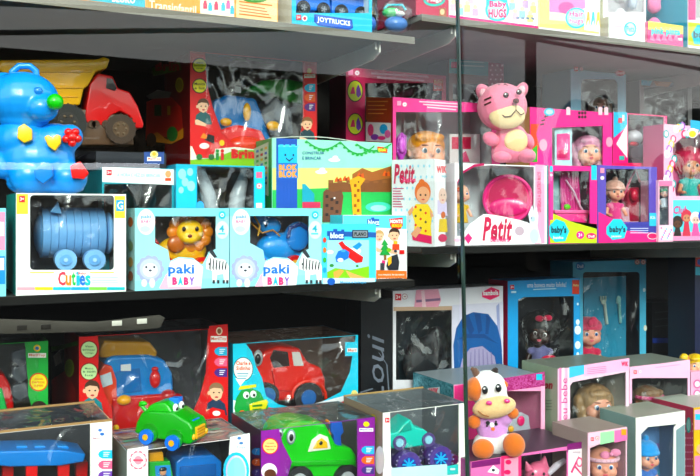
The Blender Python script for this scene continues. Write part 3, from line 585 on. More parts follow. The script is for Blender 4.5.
# dump truck
T = Thing('toy_dump_truck', 'large toy dump truck with yellow bed and red cab behind the blue bear', 'toy truck', 80, 148, .25, z=CN.ztop()+.0005)
p = T.part('dump_bed', label='yellow dump bed')
p.pz([(0, 60), (98, 59), (104, 56.5), (110, 59), (107, 68), (96, 71), (88, 86), (84, 88), (80, 105), (22, 106), (10, 75), (-2, 70)], 0, 42, 'f5b90c:p', 2)
for v in (71, 87, 96): p.pz([(12, v), (92 - (v-71)*.55, v), (92 - (v-71)*.55, v+1.6), (12, v+1.6)], -1, 2, 'e0a408:p', .4)
p = T.part('cab', label='red cab'); p.pz([(84, 122), (90, 84), (98, 73), (113, 76), (118, 88), (130, 92), (138, 106), (144, 124), (143, 128), (134, 128), (130, 116), (120, 111), (110, 116), (105, 126)], 3, 38, 'd01f20:p', 2)
p.sub('cab_window').pz([(106, 88), (107, 78), (113, 79), (117, 88), (115, 91)], 2.2, 4, '140c0c:p', .3)
p = T.part('chassis'); p.pz([(48, 108), (108, 110), (132, 128), (134, 145), (48, 145)], 4, 34, '58402e:p', 1.5)
for u in (96, 106, 92): p.wh(u, 124, 4, 2, 5, '463224:p')
for u, v, r in ((68, 122, 18), (121, 129, 15)):
    w_ = T.part('wheel'); w_.wh(u, v, r, -2, 9, '15140f:r' if u < 100 else '3a2a1e:p', 32); h = w_.sub('hub'); h.wh(u, v, r*.55, -3, -1, '2a2622:p' if u < 100 else '5a4430:p')
    for j in range(6): h.el(u + r*.36*math.cos(j*1.047), v + r*.36*math.sin(j*1.047), 1.6, 1.6, 1.2, -3.4, '6a5540:p', seg=8)
    for j in range(16): w_.tu([(u + r*math.cos(j*.3927), v + r*math.sin(j*.3927), -1), (u + r*math.cos(j*.3927), v + r*math.sin(j*.3927), 8)], 1.1, '15140f:r' if u < 100 else '3a2a1e:p', 6)
# Brin box
CB = Carton('toy_carton', 'big red carton with a boy playing on its corner and clear crumpled front', 190, 317, 51, C8.ztop(), .26, .24, 'c01c1c', side='6a1210', liner='4a4a4c', wrap=True, amp=.008, opentop=True,
    win=[(303, 40), (303, 118), (297, 158), (248, 160), (222, 132), (213, 108), (207, 84), (205, 40)])
b = CB.body; b.poly([(190.3, 52), (205, 56), (207, 84), (212, 108), (220, 132), (240, 150), (248, 166), (190.3, 166)], 'd81e22', 1)
b.poly([(190.3, 146), (205, 150), (235, 147), (260, 150), (300, 150), (300, 168), (190.3, 166)], 'eef2dc', 2); b.poly([(215, 158), (235, 150), (262, 150), (300, 158), (300, 167), (190.3, 165), (190.3, 160)], '86b83a', 3)
b.text('Brin', 231, 149, 254, 158.6, 'd81e22', 6, .08)
badge(b, 199.5, 65.5, 7, 'f2dc3a', '2c2410', '4a3c10', ('Vem', 'brincar', 'comigo')); badge(b, 199.5, 86, 7, 'f2dc3a', '2c2410', '4a3c10', ('Musica', 'e luz'))
b.kid(203, 106, 6.4, '2c5a5c', hair='5a3a24')
b.poly([(192, 147), (194, 140), (203, 137), (212, 141), (215, 150), (212, 158), (197, 158)], 'd81c1c', 8); b.disc(204, 146, 5, 3, 'f8e8e0', 9); b.poly([(204, 140), (208, 134), (214, 136), (214, 144)], '181414', 9); b.poly([(200, 138), (203, 133), (207, 136), (206, 139)], 'f28a1e', 9)
for u in (199, 211): b.disc(u, 157, 3, 3, '2a6a30', 9)
for u, c in ((217, '2a8a3c'), (222, 'd82a2a')): b.rect(u-1.5, 153, u+1.5, 160, c, 8); b.disc(u, 151, 1.8, 1.8, c, 8, 10)
b.disc(221.5, 143, 2.6, 3, 'f2c83a', 8)
b.poly([(303.5, 66), (315.5, 66), (316, 160), (297, 160), (303.5, 120)], 'd4181c', 2)
b.rect(304, 74, 315, 78, 'f4f0e8', 3); b.text('MerilToy', 304.6, 74.6, 314.4, 77.4, 'e0602a', 4); b.disc(309, 71, 2.2, 2.6, 'f0c868', 4); pills(b, 304, 315, 84, 9.6, ('28b4d8', 'ec6a22', '5a2a78'), 8)
b.kid(307, 124, 6, '1f3a44', hair='8a5a34')
b.face = 'side'
b.disc(180, 85, 4, 7.5, 'b8a830', 3); b.disc(180, 85, 3.2, 6, '8a7a20', 4)
b.poly([(146, 140), (147, 102), (156, 98), (172, 97), (182, 108), (184, 138), (172, 136), (160, 138)], 'b83018', 2); b.poly([(148, 136), (158, 132), (168, 140), (184, 128), (184, 138), (172, 144), (156, 142), (148, 146)], 'd88a20', 4)
b.disc(173, 134, 5.5, 7.5, '2f7a34', 5); b.disc(152, 140, 5, 7, '3a2418', 5); b.poly([(155, 105), (162, 105), (162, 116), (155, 116)], '30501c', 4); b.rect(168, 106, 171, 115, 'd8a020', 4); b.poly([(147, 96), (158, 90), (172, 92), (170, 98), (150, 99)], '908a84', 3)
b.poly([(152, 68), (180, 62), (182, 70), (154, 76)], '5c7a28', 2); b.text('Brin', 156, 61, 180, 71, 'a83018', 4, .05)
b.face = 'front'
T = Thing('toy_plane_set', 'blue, red and green plastic playset with yellow knobs inside the big red carton', 'toy', 262, 155, .30, z=CB.O.z+.004)
p = T.part('blue_body', label='blue slanted body'); p.pz([(206, 138), (214, 100), (228, 94), (256, 98), (262, 112), (272, 140), (262, 150), (215, 150)], 4, 60, '1f7cc4:p', 4)
p = T.part('red_base', label='red base'); p.pz([(218, 162), (220, 130), (238, 124), (262, 130), (272, 150), (270, 162)], -8, 50, 'd83018:p', 4); p.el(246, 146, 20, 10, 9, -6, 'e2481c:p')
p = T.part('green_top', label='green top'); p.pz([(246, 90), (262, 80), (286, 78), (306, 82), (306, 104), (290, 102), (272, 92), (262, 94)], 4, 60, '2c9a3c:p', 4)
p = T.part('grey_wing', label='dark grey wing'); p.pz([(262, 110), (276, 96), (292, 110), (294, 134), (280, 140), (268, 126)], 0, 40, '5c6066:p', 3)
for a in ((247, 112, 4, 9), (226, 122, 6, 4), (273, 126, 7, 5)): T.part('yellow_knob', label='yellow knob').el(*a, 4, -4, 'f0b428:p')
T.part('sticker').pz([(235, 86), (241, 87), (241, 93), (235, 92)], 2, 4, 'f0eeee:p')
# Blok Blok
C = Carton('building_block_box', 'green carrying carton of blocks printed with a jungle scene and giraffe', 272, 392, 138, ML, .14, .11, '8ed8b8', side='2f8a4a', top='2f8a4a')
b = C.body
b.poly([(272.4, 138), (391.6, 143), (391.6, 170), (272.4, 170)], '9fe0c8', 1); b.poly([(272.4, 168), (391.6, 168), (391.6, 192), (272.4, 192)], 'dce88a', 1); b.poly([(272.4, 190), (330, 188), (391.6, 190), (391.6, 222), (272.4, 222)], '3fae5c', 2)
b.poly([(276, 138.2), (297, 139), (297, 222), (276, 222)], '2350a8', 3)
b.poly([(278, 148), (296, 150), (299, 145), (296, 146), (278, 145)], '7ad6f4', 4); b.rect(278, 147, 297, 163, '35b4e6', 4)
for u in (279, 285, 291): b.poly([(u, 147), (u, 144.5), (u+4, 144.5), (u+4, 147)], '58c6f0', 5)
for u in (285, 293): b.disc(u, 155, .9, 1.1, '10303c', 6, 8)
b.poly([(285.5, 157.5), (289, 160.2), (292.5, 157.5), (292.5, 158.8), (289, 161.6), (285.5, 158.8)], '10303c', 6)
b.text('BLOK', 278.5, 164.5, 297, 170.5, 'f2a024', 6, .06); b.text('BLOK', 278.5, 171, 297, 177.5, 'f2a024', 6, .06); b.rect(277.6, 163.6, 297.6, 178.4, '1c78c8', 5); b.rect(277.6, 163.6, 284, 178.4, 'f0901c', 4)
b.text('CONSTRUIR', 302, 151.5, 324, 154.5, '1f5a8c', 5, .02); b.text('E BRINCAR', 302, 156.5, 321, 159.8, '1f5a8c', 5, .02)
for u, v in ((334, 160), (321, 172)): b.disc(u, v, 6, 2, 'f4fbf4', 4); b.disc(u+1, v-2, 3, 2.4, 'f4fbf4', 4)
for u, v in ((338, 180), (346, 179), (360, 176), (386, 174)): b.poly([(u-4, v+2), (u-3, v-1), (u-1, v-4), (u, v-1), (u+3, v-3), (u+4, v+2)], 'd8602a', 4); b.rect(u-1, v-1, u+1, v+2, '8a3018', 5)
b.poly([(322, 222), (323, 192), (326, 189), (332, 192), (341, 190), (343, 196), (340, 222)], '6a4432', 6)
for k in range(8): b.rect(325+(k % 3)*5, 195+k*3, 328+(k % 3)*5, 198+k*3, '2a1c18', 7)
b.disc(334, 198, 1, 1, 'f4f4f4', 8, 8); b.poly([(328, 183), (344, 182), (351, 184), (391, 178), (391, 192), (328, 192)], '7a4a2c', 4)
b.poly([(352, 174), (362, 168), (372, 172), (391, 166), (391, 182), (352, 184)], 'a05e34', 3)
for k in range(7): b.rect(328+k*9, 180+(k % 2), 333+k*9, 183, '8a5634', 5)
b.poly([(353, 222), (351, 190), (349, 180), (358, 176), (365, 179), (360, 186), (361, 222)], 'eca624', 7)
for k in range(7): b.rect(353.5+(k % 2)*3, 184+k*5, 356+(k % 2)*3, 187+k*5, '8a4a18', 8)
b.disc(358, 182, .9, .9, '301808', 9, 8); b.poly([(302, 184), (305, 184), (314, 194), (314, 204), (302, 204)], '2f9ab0', 4); b.rect(302, 202, 320, 208, 'c8405c', 5)
b.disc(378, 207, 13, 5, '58c8b0', 5); b.disc(378, 208, 8, 3, 'a0e4cc', 6); b.rect(377, 146.5, 387, 152, 'e04030', 5, 1); b.text('Blok', 378, 148, 386, 151.6, 'ffe040', 6)
for (a, v0, e, v1, dip) in ((306, 141, 340, 142, 8), (340, 142, 374, 146, 10), (356, 144, 391, 144, 7)):
    n = 8
    for k in range(n):
        x0 = a + (e-a)*k/n; x1 = a + (e-a)*(k+1)/n; f0 = v0 + (v1-v0)*k/n + dip*math.sin(math.pi*k/n); f1 = v0 + (v1-v0)*(k+1)/n + dip*math.sin(math.pi*(k+1)/n)
        b.poly([(x0, f0-.8), (x1, f1-.8), (x1, f1+.8), (x0, f0+.8)], '2f9a48', 5); b.disc(x0, f0+1.2, 1.6, 1.2, '3aa84c', 5, 8)
b.face = 'side'; b.poly([(251, 150), (269, 142), (269, 196), (251, 190)], 'a8b8a0', 1)
for i in range(8):
    for j in range(4): u = 252.6 + j*4.2; v = 152 - j*1.6 + i*5; b.poly([(u, v), (u+2.4, v-.8), (u+2.4, v+1.8), (u, v+2.4)], ('b03a3a', '3a5ab0', '3a8a4a', 'd0a030', '484848')[(i*3+j) % 5], 2)
b.face = 'front'
h = C.part('carry_cord'); S = C.s
pts = []
for k in range(9): g = k/8; pts.append(C.q(276 + 96*g, 137 - 4*math.sin(math.pi*g) + 4.5*g) + Vector((0, .05, .0)))
for a, e in zip(pts, pts[1:]): h.rod(a, e, .0013, .0013, 'd8dcd4:r', 6)
# ------------------------------------------------------------ dolls and plush
def az(u): return math.degrees(YAW) + math.degrees(math.atan((u-350)/FPX))
def doll(lab, u, v, r, y, z0, skin='f0b898', hair='c8a060', style='cap', dress='f08ab0', turn=0, vb=None, eye='3a6ea8', wear=None, bow=None, tilt=0, cat='doll', arms=True):
    """u,v,r: head centre and half width; z0: what the doll stands on. turn>0 looks to the picture's right."""
    rot = -az(u) + turn
    T = Thing('baby_doll', lab, cat, u, v, y, rot=rot, z=z0); S = T.s
    hc = T.q(u, v, 0); H = hc.z; R = r*S; sk = skin + ':s'
    th = Matrix.Rotation(math.radians(tilt), 3, 'Y')
    def o(x, yy, z): return hc + th @ Vector((x*R, yy*R, z*R))
    p = T.part('head', soft=max(.0022, R*.055))
    p.ball(o(0, .1, .12), (R*.95, R*.95, R*.98), sk); p.ball(o(-.42, -.45, -.35), (R*.42, R*.4, R*.4), sk); p.ball(o(.42, -.45, -.35), (R*.42, R*.4, R*.4), sk)
    p.ball(o(0, -.5, -.62), (R*.36, R*.32, R*.3), sk); p.ball(o(0, -.88, -.18), (R*.14, R*.15, R*.13), sk); p.ball(o(0, -.2, -.45), (R*.72, R*.65, R*.5), sk)
    for q in (-1, 1): p.ball(o(q*.95, .12, -.08), (R*.13, R*.18, R*.25), sk)
    p.rod(o(0, .1, -.6), o(0, .1, -1.2), R*.36, R*.36, sk)
    for q in (-1, 1):
        e = T.part('eye'); e.ball(o(q*.36, -.74, .02), (R*.17, R*.1, R*.16), 'f8f8f8:p', seg=12); e.ball(o(q*.36, -.82, .01), (R*.11, R*.06, R*.13), eye+':p', seg=12); e.ball(o(q*.36, -.87, .01), (R*.05, R*.03, R*.06), '0a0a0a:p', seg=8)
        e = T.part('eyebrow'); e.rod(o(q*.2, -.84, .3), o(q*.52, -.72, .32), R*.03, R*.025, '6a4028:r', 6)
    m = T.part('mouth'); m.ball(o(0, -.82, -.46), (R*.19, R*.07, R*.06), 'd05868:p', seg=10); m.ball(o(0, -.8, -.53), (R*.13, R*.07, R*.06), 'd86a78:p', seg=10)
    hh = hair + ':h'
    if style == 'cap':
        p = T.part('hair', soft=R*.06); p.ball(o(0, .22, .32), (R*1.06, R*1.02, R*.86), hh); p.ball(o(-.3, -.5, .72), (R*.5, R*.35, R*.28), hh); p.ball(o(.35, -.45, .74), (R*.5, R*.35, R*.26), hh)
    elif style == 'long':
        p = T.part('hair', soft=R*.06); p.ball(o(0, .25, .3), (R*1.12, R*1.05, R*.95), hh); p.ball(o(0, -.5, .75), (R*.7, R*.35, R*.25), hh)
        for q in (-1, 1):
            for k in range(4): p.ball(o(q*(1.0-.08*k), .1-.12*k+.1, .2-.5*k), (R*.34, R*.42, R*.5), hh)
    elif style == 'afro':
        p = T.part('hair', soft=R*.07); p.ball(o(0, .35, .45), (R*1.4, R*1.15, R*1.2), hh)
        for k in range(14): g = k*.45-.3; p.ball(o(1.25*math.cos(g), .25, .45+1.1*math.sin(g)), (R*.35,)*3, hh)
    elif style == 'pigtail':
        p = T.part('hair', soft=R*.06); p.ball(o(0, .22, .35), (R*1.08, R*1.02, R*.9), hh); p.ball(o(-.2, -.55, .75), (R*.6, R*.35, R*.25), hh)
        q = T.part('pigtail'); q.ball(o(-1.25, .1, .7), (R*.5, R*.4, R*.55), hh); q.ball(o(-1.6, .1, .1), (R*.3, R*.3, R*.5), hh)
        q = T.part('hair_tie'); q.ball(o(-.95, .05, .75), (R*.2, R*.25, R*.25), 'e0407a:p')
    if wear:
        kind, wc = wear; wc2 = wc + ':f'
        if kind == 'turban':
            p = T.part('turban', soft=R*.06); p.ball(o(0, .2, .5), (R*1.15, R*1.05, R*.75), wc2); p.ball(o(0, -.55, .62), (R*.62, R*.3, R*.25), wc2)
            k = T.part('knot'); k.ball(o(.15, -.75, .95), (R*.35, R*.25, R*.4), wc2); k.ball(o(-.1, -.8, .85), (R*.22, R*.2, R*.3), wc2)
        if kind == 'band':
            p = T.part('headband')
            P_ = [o(1.02*math.cos(a_), -.98*math.sin(a_)+.1, .42) for a_ in [math.pi*k/12 for k in range(13)]]
            for a_, b_ in zip(P_, P_[1:]): p.rod(a_, b_, R*.13, R*.13, wc2, 8)
        if kind == 'beanie':
            p = T.part('knit_cap', soft=R*.06); p.ball(o(0, .2, .45), (R*1.12, R*1.05, R*.85), wc2); p.rod(o(0, .12, .2), o(0, .12, .42), R*1.14, R*1.14, wc2, 28)
            T.part('pompom').ball(o(.1, .2, 1.38), (R*.28,)*3, wc2)
        if kind == 'hood':
            p = T.part('hood', soft=R*.06); p.ball(o(0, .35, .25), (R*1.3, R*1.0, R*1.2), wc2)
            for q in (-1, 1): p.ball(o(q*.95, .1, -.3), (R*.35, R*.6, R*.8), wc2)
    if bow:
        p = T.part('bow'); bx, bz = bow[1], bow[2]; c_ = bow[0] + ':f'
        for q in (-1, 1): p.ball(o(bx+q*.32, -.7, bz+.08*q), (R*.34, R*.14, R*.25), c_)
        p.ball(o(bx, -.8, bz), (R*.13,)*3, c_)
    fl = T.I.to_translation().z * 0  # floor of the box in local z is 0
    neck = hc.z - R*1.05; dz = neck; dc = dress + ':f'
    if dz > R*.5:
        p = T.part('dress', soft=max(.003, R*.07)); hgt = min(dz - .002, R*2.3); cz = neck - hgt*.5
        p.ball((hc.x, hc.y+R*.15, neck - hgt*.25), (R*.7, R*.5, hgt*.33), dc); p.rod((hc.x, hc.y+R*.15, neck-hgt*.1), (hc.x, hc.y+R*.15, neck-hgt*.95), R*.5, R*.95, dc, 24)
        for q in (-1, 1): p.ball((hc.x+q*R*.72, hc.y, neck-hgt*.18), (R*.32, R*.3, R*.32), dc)
        if arms:
            for q in (-1, 1):
                a_ = T.part('arm'); s0 = Vector((hc.x+q*R*.8, hc.y, neck-hgt*.25)); e0 = Vector((hc.x+q*R*1.05, hc.y-R*.25, neck-hgt*.55)); w0 = Vector((hc.x+q*R*.85, hc.y-R*.75, neck-hgt*.6))
                a_.rod(s0, e0, R*.2, R*.18, sk, 12); a_.ball(e0, (R*.185,)*3, sk, seg=12); a_.rod(e0, w0, R*.18, R*.14, sk, 12); a_.ball(w0, (R*.17, R*.2, R*.13), sk, seg=12)
                for k in range(4): a_.rod(w0+Vector(((k-1.5)*R*.07, 0, 0)), w0+Vector(((k-1.5)*R*.1, -R*(.3+.05*(k in (1, 2))), -R*.05)), R*.05, R*.04, sk, 6)
                a_.rod(w0, w0+Vector((-q*R*.18, -R*.12, R*.12)), R*.05, R*.045, sk, 6)
    return T

# ------------------------------------------------------------ middle right shelf
# tilted doll box with printed front (seen on the shelf's left end)
CP = Carton('doll_carton', 'narrow white doll carton turned sideways printed with an orange-haired doll, pale blue dots', 392, 434, 160, MR, .11, .075, 'd3d6d6', side='d3d6d6', rot=-55)
b = CP.body
for i in range(7):
    for j in range(7): b.disc(396+i*5.6+(j % 2)*2.6, 166+j*11, 1, 1.6, '8fc4d4', 1, 8)
b.text('Petit', 394, 164, 415, 184, 'b01848', 3, .03, .2); b.text('Bebe', 403, 177, 416, 182, 'e0507a', 4)
for k in range(8): b.rect(393, 188+k*2.6, 404-(k*3) % 4, 189+k*2.6, 'b04868', 3)
b.poly([(414, 238), (415, 222), (412, 212), (416, 204), (428, 204), (433, 212), (431, 226), (432, 238)], 'e8c63a', 4)
for k in range(9): b.disc(416+(k*5) % 15, 207+k*3, 1.2, 1.4, ('d0482a', '5a4a2a')[k % 2], 5, 8)
b.poly([(408, 212), (413, 206), (414, 210), (410, 216)], 'd89a78', 5); b.poly([(430, 208), (434, 216), (431, 218)], 'd89a78', 5)
b.poly([(411, 234), (418, 226), (422, 230), (416, 238)], 'd89a78', 5); b.poly([(412, 232), (432, 236), (432, 244), (413, 240)], 'c81e58', 4)
b.disc(423, 192, 8, 11, 'd06a3a', 4); b.disc(423.5, 195, 6.6, 8.5, 'dca07c', 5)
for q in (-2.6, 2.4): b.disc(423.5+q, 195, 1, 1.1, '402418', 6, 8)
b.disc(423.5, 199.5, 1.6, .8, 'c04040', 6, 8); b.disc(422, 182, 3, 3, 'd06a3a', 4, 8)
b.face = 'right'; b.band(0, 0, 1, 1, 'f3f3f3', 1)
b.text('WIK', 436, 166, 446, 173, 'd82a3a', 3, .06); b.text('toys', 441, 175, 446, 178, '28a8b8', 3, .03)
b.disc(442, 196, 4, 8, 'e8c8b8', 3); b.poly([(437, 200), (446, 202), (447, 216), (437, 214)], 'd8cce8', 2); b.disc(442.5, 215, 2.2, 3.5, 'd07040', 4); b.poly([(439, 219), (446, 219), (447, 232), (438, 232)], 'e4c440', 3); b.disc(442, 238, 4.4, 4, 'c81e58', 3)
for q in (440.5, 443.5): b.disc(q, 195, .5, .8, '402418', 5, 6)
b.disc(442, 200, 1.2, .6, 'c04040', 5, 6)
b.face = 'front'
# bath tub set
CT = Carton('doll_carton', 'wide carton with a magenta bath tub behind an oval window, plush cat on top', 455, 547, 163, MR, .05, .14, 'f2eef0', side='e0dce0', top='dcd8dc', liner='ccd6da', amp=.005,
    win=[(534, 150), (534, 225), (520, 220), (500, 216), (484, 214), (470, 224), (462, 236), (457, 236), (457, 185), (462, 174), (474, 167), (490, 150)])
b = CT.body; W0 = [(457, 185), (462, 174), (474, 167), (484, 165.5)]
for (a, a2), (e, e2) in zip(W0, W0[1:]): b.poly([(a, a2), (a, a2-2.6), (e, e2-2.6), (e, e2)], 'b01c58', 2)
b.poly([(535, 164.5), (544.6, 165), (544.6, 243), (535, 244)], 'f4a8c4', 1)
b.text('DIVERSAO A QUATRO MAOS', 537, 172, 541.5, 212, 'c82a68', 3, .02, up=True)
b.poly([(527, 243), (530, 226), (528, 214), (532, 205), (534, 214), (536, 206), (538, 216), (537, 226), (541, 243)], 'e4ecf8', 3); b.disc(532.5, 219, 2.2, 2.6, 'b8ccec', 4); b.disc(531, 218, .6, .7, '303850', 5, 6); b.disc(534, 236, 4.5, 7, 'c8dcf4', 4)
b.poly([(480, 221), (486, 214), (500, 216), (512, 222), (527, 222), (527, 242), (482, 243)], 'ffffff', 3)
b.text('Petit', 482, 217, 512, 241, 'c0184e', 5, .035, .25); b.text('banheira', 490, 237, 509, 242, 'e8588a', 6)
b.disc(519, 232, 7, 7, 'e8e4ea', 5); b.disc(519, 231, 4.6, 4.6, 'bfa8b4', 6)
b.poly([(464, 238), (468, 233), (472, 238), (468, 244)], 'e0407c', 4); b.disc(457, 240, 3, 2, 'f2b8cc', 4)
T = Thing('toy_bath_tub', 'magenta toy bath tub standing upright behind the oval window', 'toy', 508, 235, .11, z=MR+.005, rot=-35)
p = T.part('tub')
for a, r_, c_, y0, y1 in ((0, 25, 'd8246c:p', 2, 10), (0, 25, 'ec3a84:p', -1, 2)): p.wh(508, 199, r_, y0, y1, c_, 40)
r = T.part('rim')
for k in range(40):
    g = k*.15708; g2 = g+.15708; r.tu([(508+24*math.cos(g), 199+23*math.sin(g), -2), (508+24*math.cos(g2), 199+23*math.sin(g2), -2)], 1.8, 'f04a90:p', 8)
q = T.part('basin', label='recessed darker basin'); q.wh(508, 197, 19, -2.4, -1, 'c41c5c:p', 36); q.el(508, 207, 19, 9, 2, -2.5, 'e2357c:p')
p = T.part('stand'); p.pz([(500, 222), (516, 222), (520, 248), (496, 248)], 2, 8, 'd8246c:p', 1)
doll('bald doll in an orange bow and yellow dress lying left in the tub carton', 461, 194, 9, .11, MR+.005, skin='e8b49c', style='none', dress='e0b838', bow=('e06a20', -.9, .4), vb=236, turn=25)
# plush cat
def plush(T, name, items, col, vox=.0032, lab=None):
    p = T.part(name, soft=vox, label=lab)
    for a in items: p.el(*a[:6], col, rot=(a[6] if len(a) > 6 else 0))
    return p
T = Thing('plush_cat', 'pink plush cat with a cream muzzle sitting on the bath tub carton', 'plush toy', 508, 162, .12, z=CT.ztop()+.0005, rot=-38)
PK = 'f58fa8:f'
plush(T, 'head', [(502, 107, 25, 24, 22, 0), (483, 92, 7, 9, 6, 0, -30), (522, 90, 6, 8, 6, 0, 20)], PK)
plush(T, 'body', [(511, 143, 18, 20, 16, 5), (512, 152, 21, 11, 16, 4)], PK)
plush(T, 'foot', [(502, 157, 10, 6, 12, -6)], PK); plush(T, 'foot', [(527, 156, 9, 7, 12, -6)], PK)
plush(T, 'arm', [(491, 139, 9, 7, 7, -6, 30)], PK); plush(T, 'arm', [(529, 141, 5, 8, 7, -4, -20)], PK)
plush(T, 'muzzle', [(507, 116, 18, 13, 8, -15)], 'f7dcae:f', lab='cream muzzle'); plush(T, 'belly', [(516, 141, 12, 12, 5, -9)], 'f6d8a8:f', lab='cream belly')
for u, v in ((506, 95), (519, 92)): e = T.part('eye'); e.el(u, v, 2.8, 2.8, 2, -21, '2a1410:p'); e.el(u-.8, v-.9, .8, .8, .6, -23, 'f4f4f4:p')
T.part('nose').el(516, 101, 3.2, 2.6, 3, -23, '4a2018:p')
p = T.part('mouth'); p.tu([(516, 103, -24.5), (516, 110, -24.5)], .5, '4a2018:r', 6); p.tu([(500, 113, -21), (505, 117, -23.5), (511, 116, -24), (516, 110, -24.5), (521, 115, -22.5), (524, 113, -20)], .55, '4a2018:r', 6)
for v in (97, 102): T.part('whisker_stripe').tu([(484.5, v+3, -17), (491, v, -20)], .9, '4a2018:r', 6)
T.part('sewn_tuft').tu([(496, 88, -12), (499, 84.5, -10), (502, 87, -12), (505, 84, -10), (508, 86, -11)], .6, '5a2420:r', 6)
for u, v in ((483, 92), (522, 89)): T.part('inner_ear', label='pale inner ear').el(u, v+1, 3.4, 4.5, 2, -6, 'f8c4cc:f')

# magenta cartons behind
def pinkbox(lab, u0, u1, vt, y, d, col, win, slope, **k):
    C = Carton('doll_carton', lab, u0, u1, vt, MR, y, d, col, win=win, **k); return C
C = Carton('doll_carton', 'dark magenta carton with green round badges above the green block carton', 346, 446, 67, MR, .40, .11, 'c4205c', side='5a1030', win=(365, 83, 442, 150), liner='2c2a30', amp=.006)
b = C.body; b.rect(348, 69, 353, 75, 'f090b8', 2); ringdisc(b, 357, 73, 2.6, 'e8b0c8', 2)
for k in range(2): b.rect(371+k*6, 72.5+k*4, 428-k*4, 74.2+k*4, 'f0b8d0', 2, 3.4)
b.rect(433, 79, 443, 91, 'c83c20', 2); b.text('Baby', 434, 80, 442, 84.5, 'ffd8a0', 3); b.text('Brink', 434, 85, 442, 89, 'ffffff', 3)
for v in (91, 124):
    b.disc(355, v, 8, 11, '2c1420', 2); b.disc(355, v, 7.2, 10, 'c4cc50', 3)
    b.poly([(350, v+3), (352, v-4), (354, v-4), (355, v+3)], 'c01c58', 4); b.poly([(356, v-2), (358, v-7), (360, v-2), (361, v+4), (358, v+7), (356, v+4)], '6a3c98', 4)
T = Thing('toy_kitchen_set', 'grey pieces of a toy set behind the crumpled film of the dark magenta carton', 'toy', 395, 150, .46, z=MR+.005)
for u in (378, 392, 408, 424): T.part('utensil').tu([(u, 200, 0), (u+3, 108, 0), (u+2, 98, 0)], [3, 3, 5], '6a7078:p', 10)
C = Carton('doll_carton', 'pink carton with a white-lettered top strip and an orange-haired doll behind film', 393, 500, 97, MR, .22, .15, 'ee4f94', side='9c3030', win=(396, 112, 492, 200), liner='b8bcc0', amp=.009, openright=False)
b = C.body; b.rect(397, 101, 401, 105.5, 'f8a8c8', 2); ringdisc(b, 404.5, 104.5, 2.4, 'f8b8d0', 2)
for k in range(3): b.rect(419+k*4, 101+k*2.8, 462-k*3, 102.2+k*2.8, 'fbd8e6', 2, 2.6)
b.face = 'side'; b.poly([(366, 97), (391, 98), (391, 121), (366, 120)], '9a3c20', 1)
for k in range(4): b.rect(368, 101+k*4, 388-(k*3) % 5, 102+k*4, 'd88a50', 2)
b.poly([(366, 122), (391, 123), (391, 142), (366, 141)], 'e4dce0', 1); b.disc(371, 130, 3, 6, 'd82a78', 3); b.disc(375, 137, 4, 3, '7a3ca0', 3); b.disc(384, 129, 4, 5, '3aa0d8', 3); b.disc(388, 134, 3, 4, 'e06aa0', 3); b.disc(382, 138, 4, 2, 'e04080', 3)
b.face = 'front'
doll('orange-haired doll in the pink film-fronted carton behind the narrow white carton', 427, 152, 18.5, .295, MR+.005, skin='e8a888', hair='f2a41c', style='cap', dress='e89ab8', eye='4a6a78', turn=18)
T = Thing('toy_hair_brush', 'purple toy hair brush beside the orange-haired doll', 'toy', 402, 155, .245, z=MR+.004)
p = T.part('brush'); p.pz([(398, 138), (402, 132), (407, 136), (407, 152), (404, 158), (404, 190), (400, 190), (400, 158), (397, 152)], 0, 5, 'a828a8:p', 1)
T.part('bristles').el(402, 145, 3.5, 8, 3, -2, 'd86ad8:p')
T = Thing('info_card', 'white insert card with a red panel behind the film, left of the plush cat', 'card', 464, 160, .30, z=MR+.005)
p = T.part('card'); p.pz([(450, 134), (480, 134), (480, 200), (450, 200)], 0, 1.5, 'e0dcdc'); p.pz([(452, 137), (471, 137), (471, 149), (452, 149)], -.5, 0, 'c82850', .3); p.pz([(463, 153), (466, 151), (470, 162), (460, 162)], -.5, 0, 'd85a80', .2)
C = Carton('gift_carton', 'teal labelled carton with a polka dot right end, high behind the pink cartons', 449, 504, 59, MR, .40, .12, '8a7468', side='6a5a50', win=(453, 84, 490, 140), liner='58504a', film=True, amp=.01)
b = C.body; b.poly([(449, 59), (488, 60), (488, 76), (449, 73)], '62b8b4', 3); b.rect(451, 62, 457, 68, 'd85a80', 4)
for k in range(2): b.rect(458, 61+k*4, 484, 62+k*4, 'a8d8d4', 4, 1)
b.poly([(488, 58), (503.5, 59), (503.5, 88), (488, 86)], 'a01850', 3)
for i in range(3):
    for j in range(6): b.disc(490.5+i*5+(j % 2)*1.5, 61+j*4.6, .9, .9, 'f0c0d0', 4, 8)
# pink carton with long-haired doll, right of the cat
C = Carton('doll_carton', 'hot pink carton with scalloped window and a pink-haired doll, right of the plush cat', 530, 612, 107, MR, .20, .115, 'ee3f8e', side='d8a878', win=[(603, 124), (603, 170), (552, 170), (552, 128), (556, 126), (600, 124)], liner='c0c8cc', amp=.006)
b = C.body
for k in range(16): b.disc(553+k*3.2, 126.5-k*.12, 1.7, 1.5, 'ee3f8e', 2, 10)
for k, t in enumerate(('LOOK', 'NOVO')): pass
for u, v, c in ((541, 120, '2a1420'), (544, 116, '2a1420'), (540, 124, '2a1420')): b.rect(u, v, u+4, v+1.6, c, 3, -1)
b.disc(549, 112, 5.5, 4, '38b4d0', 3); b.disc(549, 112, 3.6, 2.4, 'bfe8f0', 4); [b.disc(582+q, 113+r, 1.3, 1.6, '3a1020', 3, 8) for q in (-3, 0, 3) for r in (0, 4)]
for u in (566, 598, 604): b.rect(u, 110, u+4, 115, 'f8d0dc', 3); b.disc(u+2, 109, 2.2, 2.2, 'f8d0dc', 3, 10)
b.disc(543, 145, 4, 6, 'f4a0b8', 3); b.disc(609, 142, 3.4, 5, 'f4a0b8', 3)
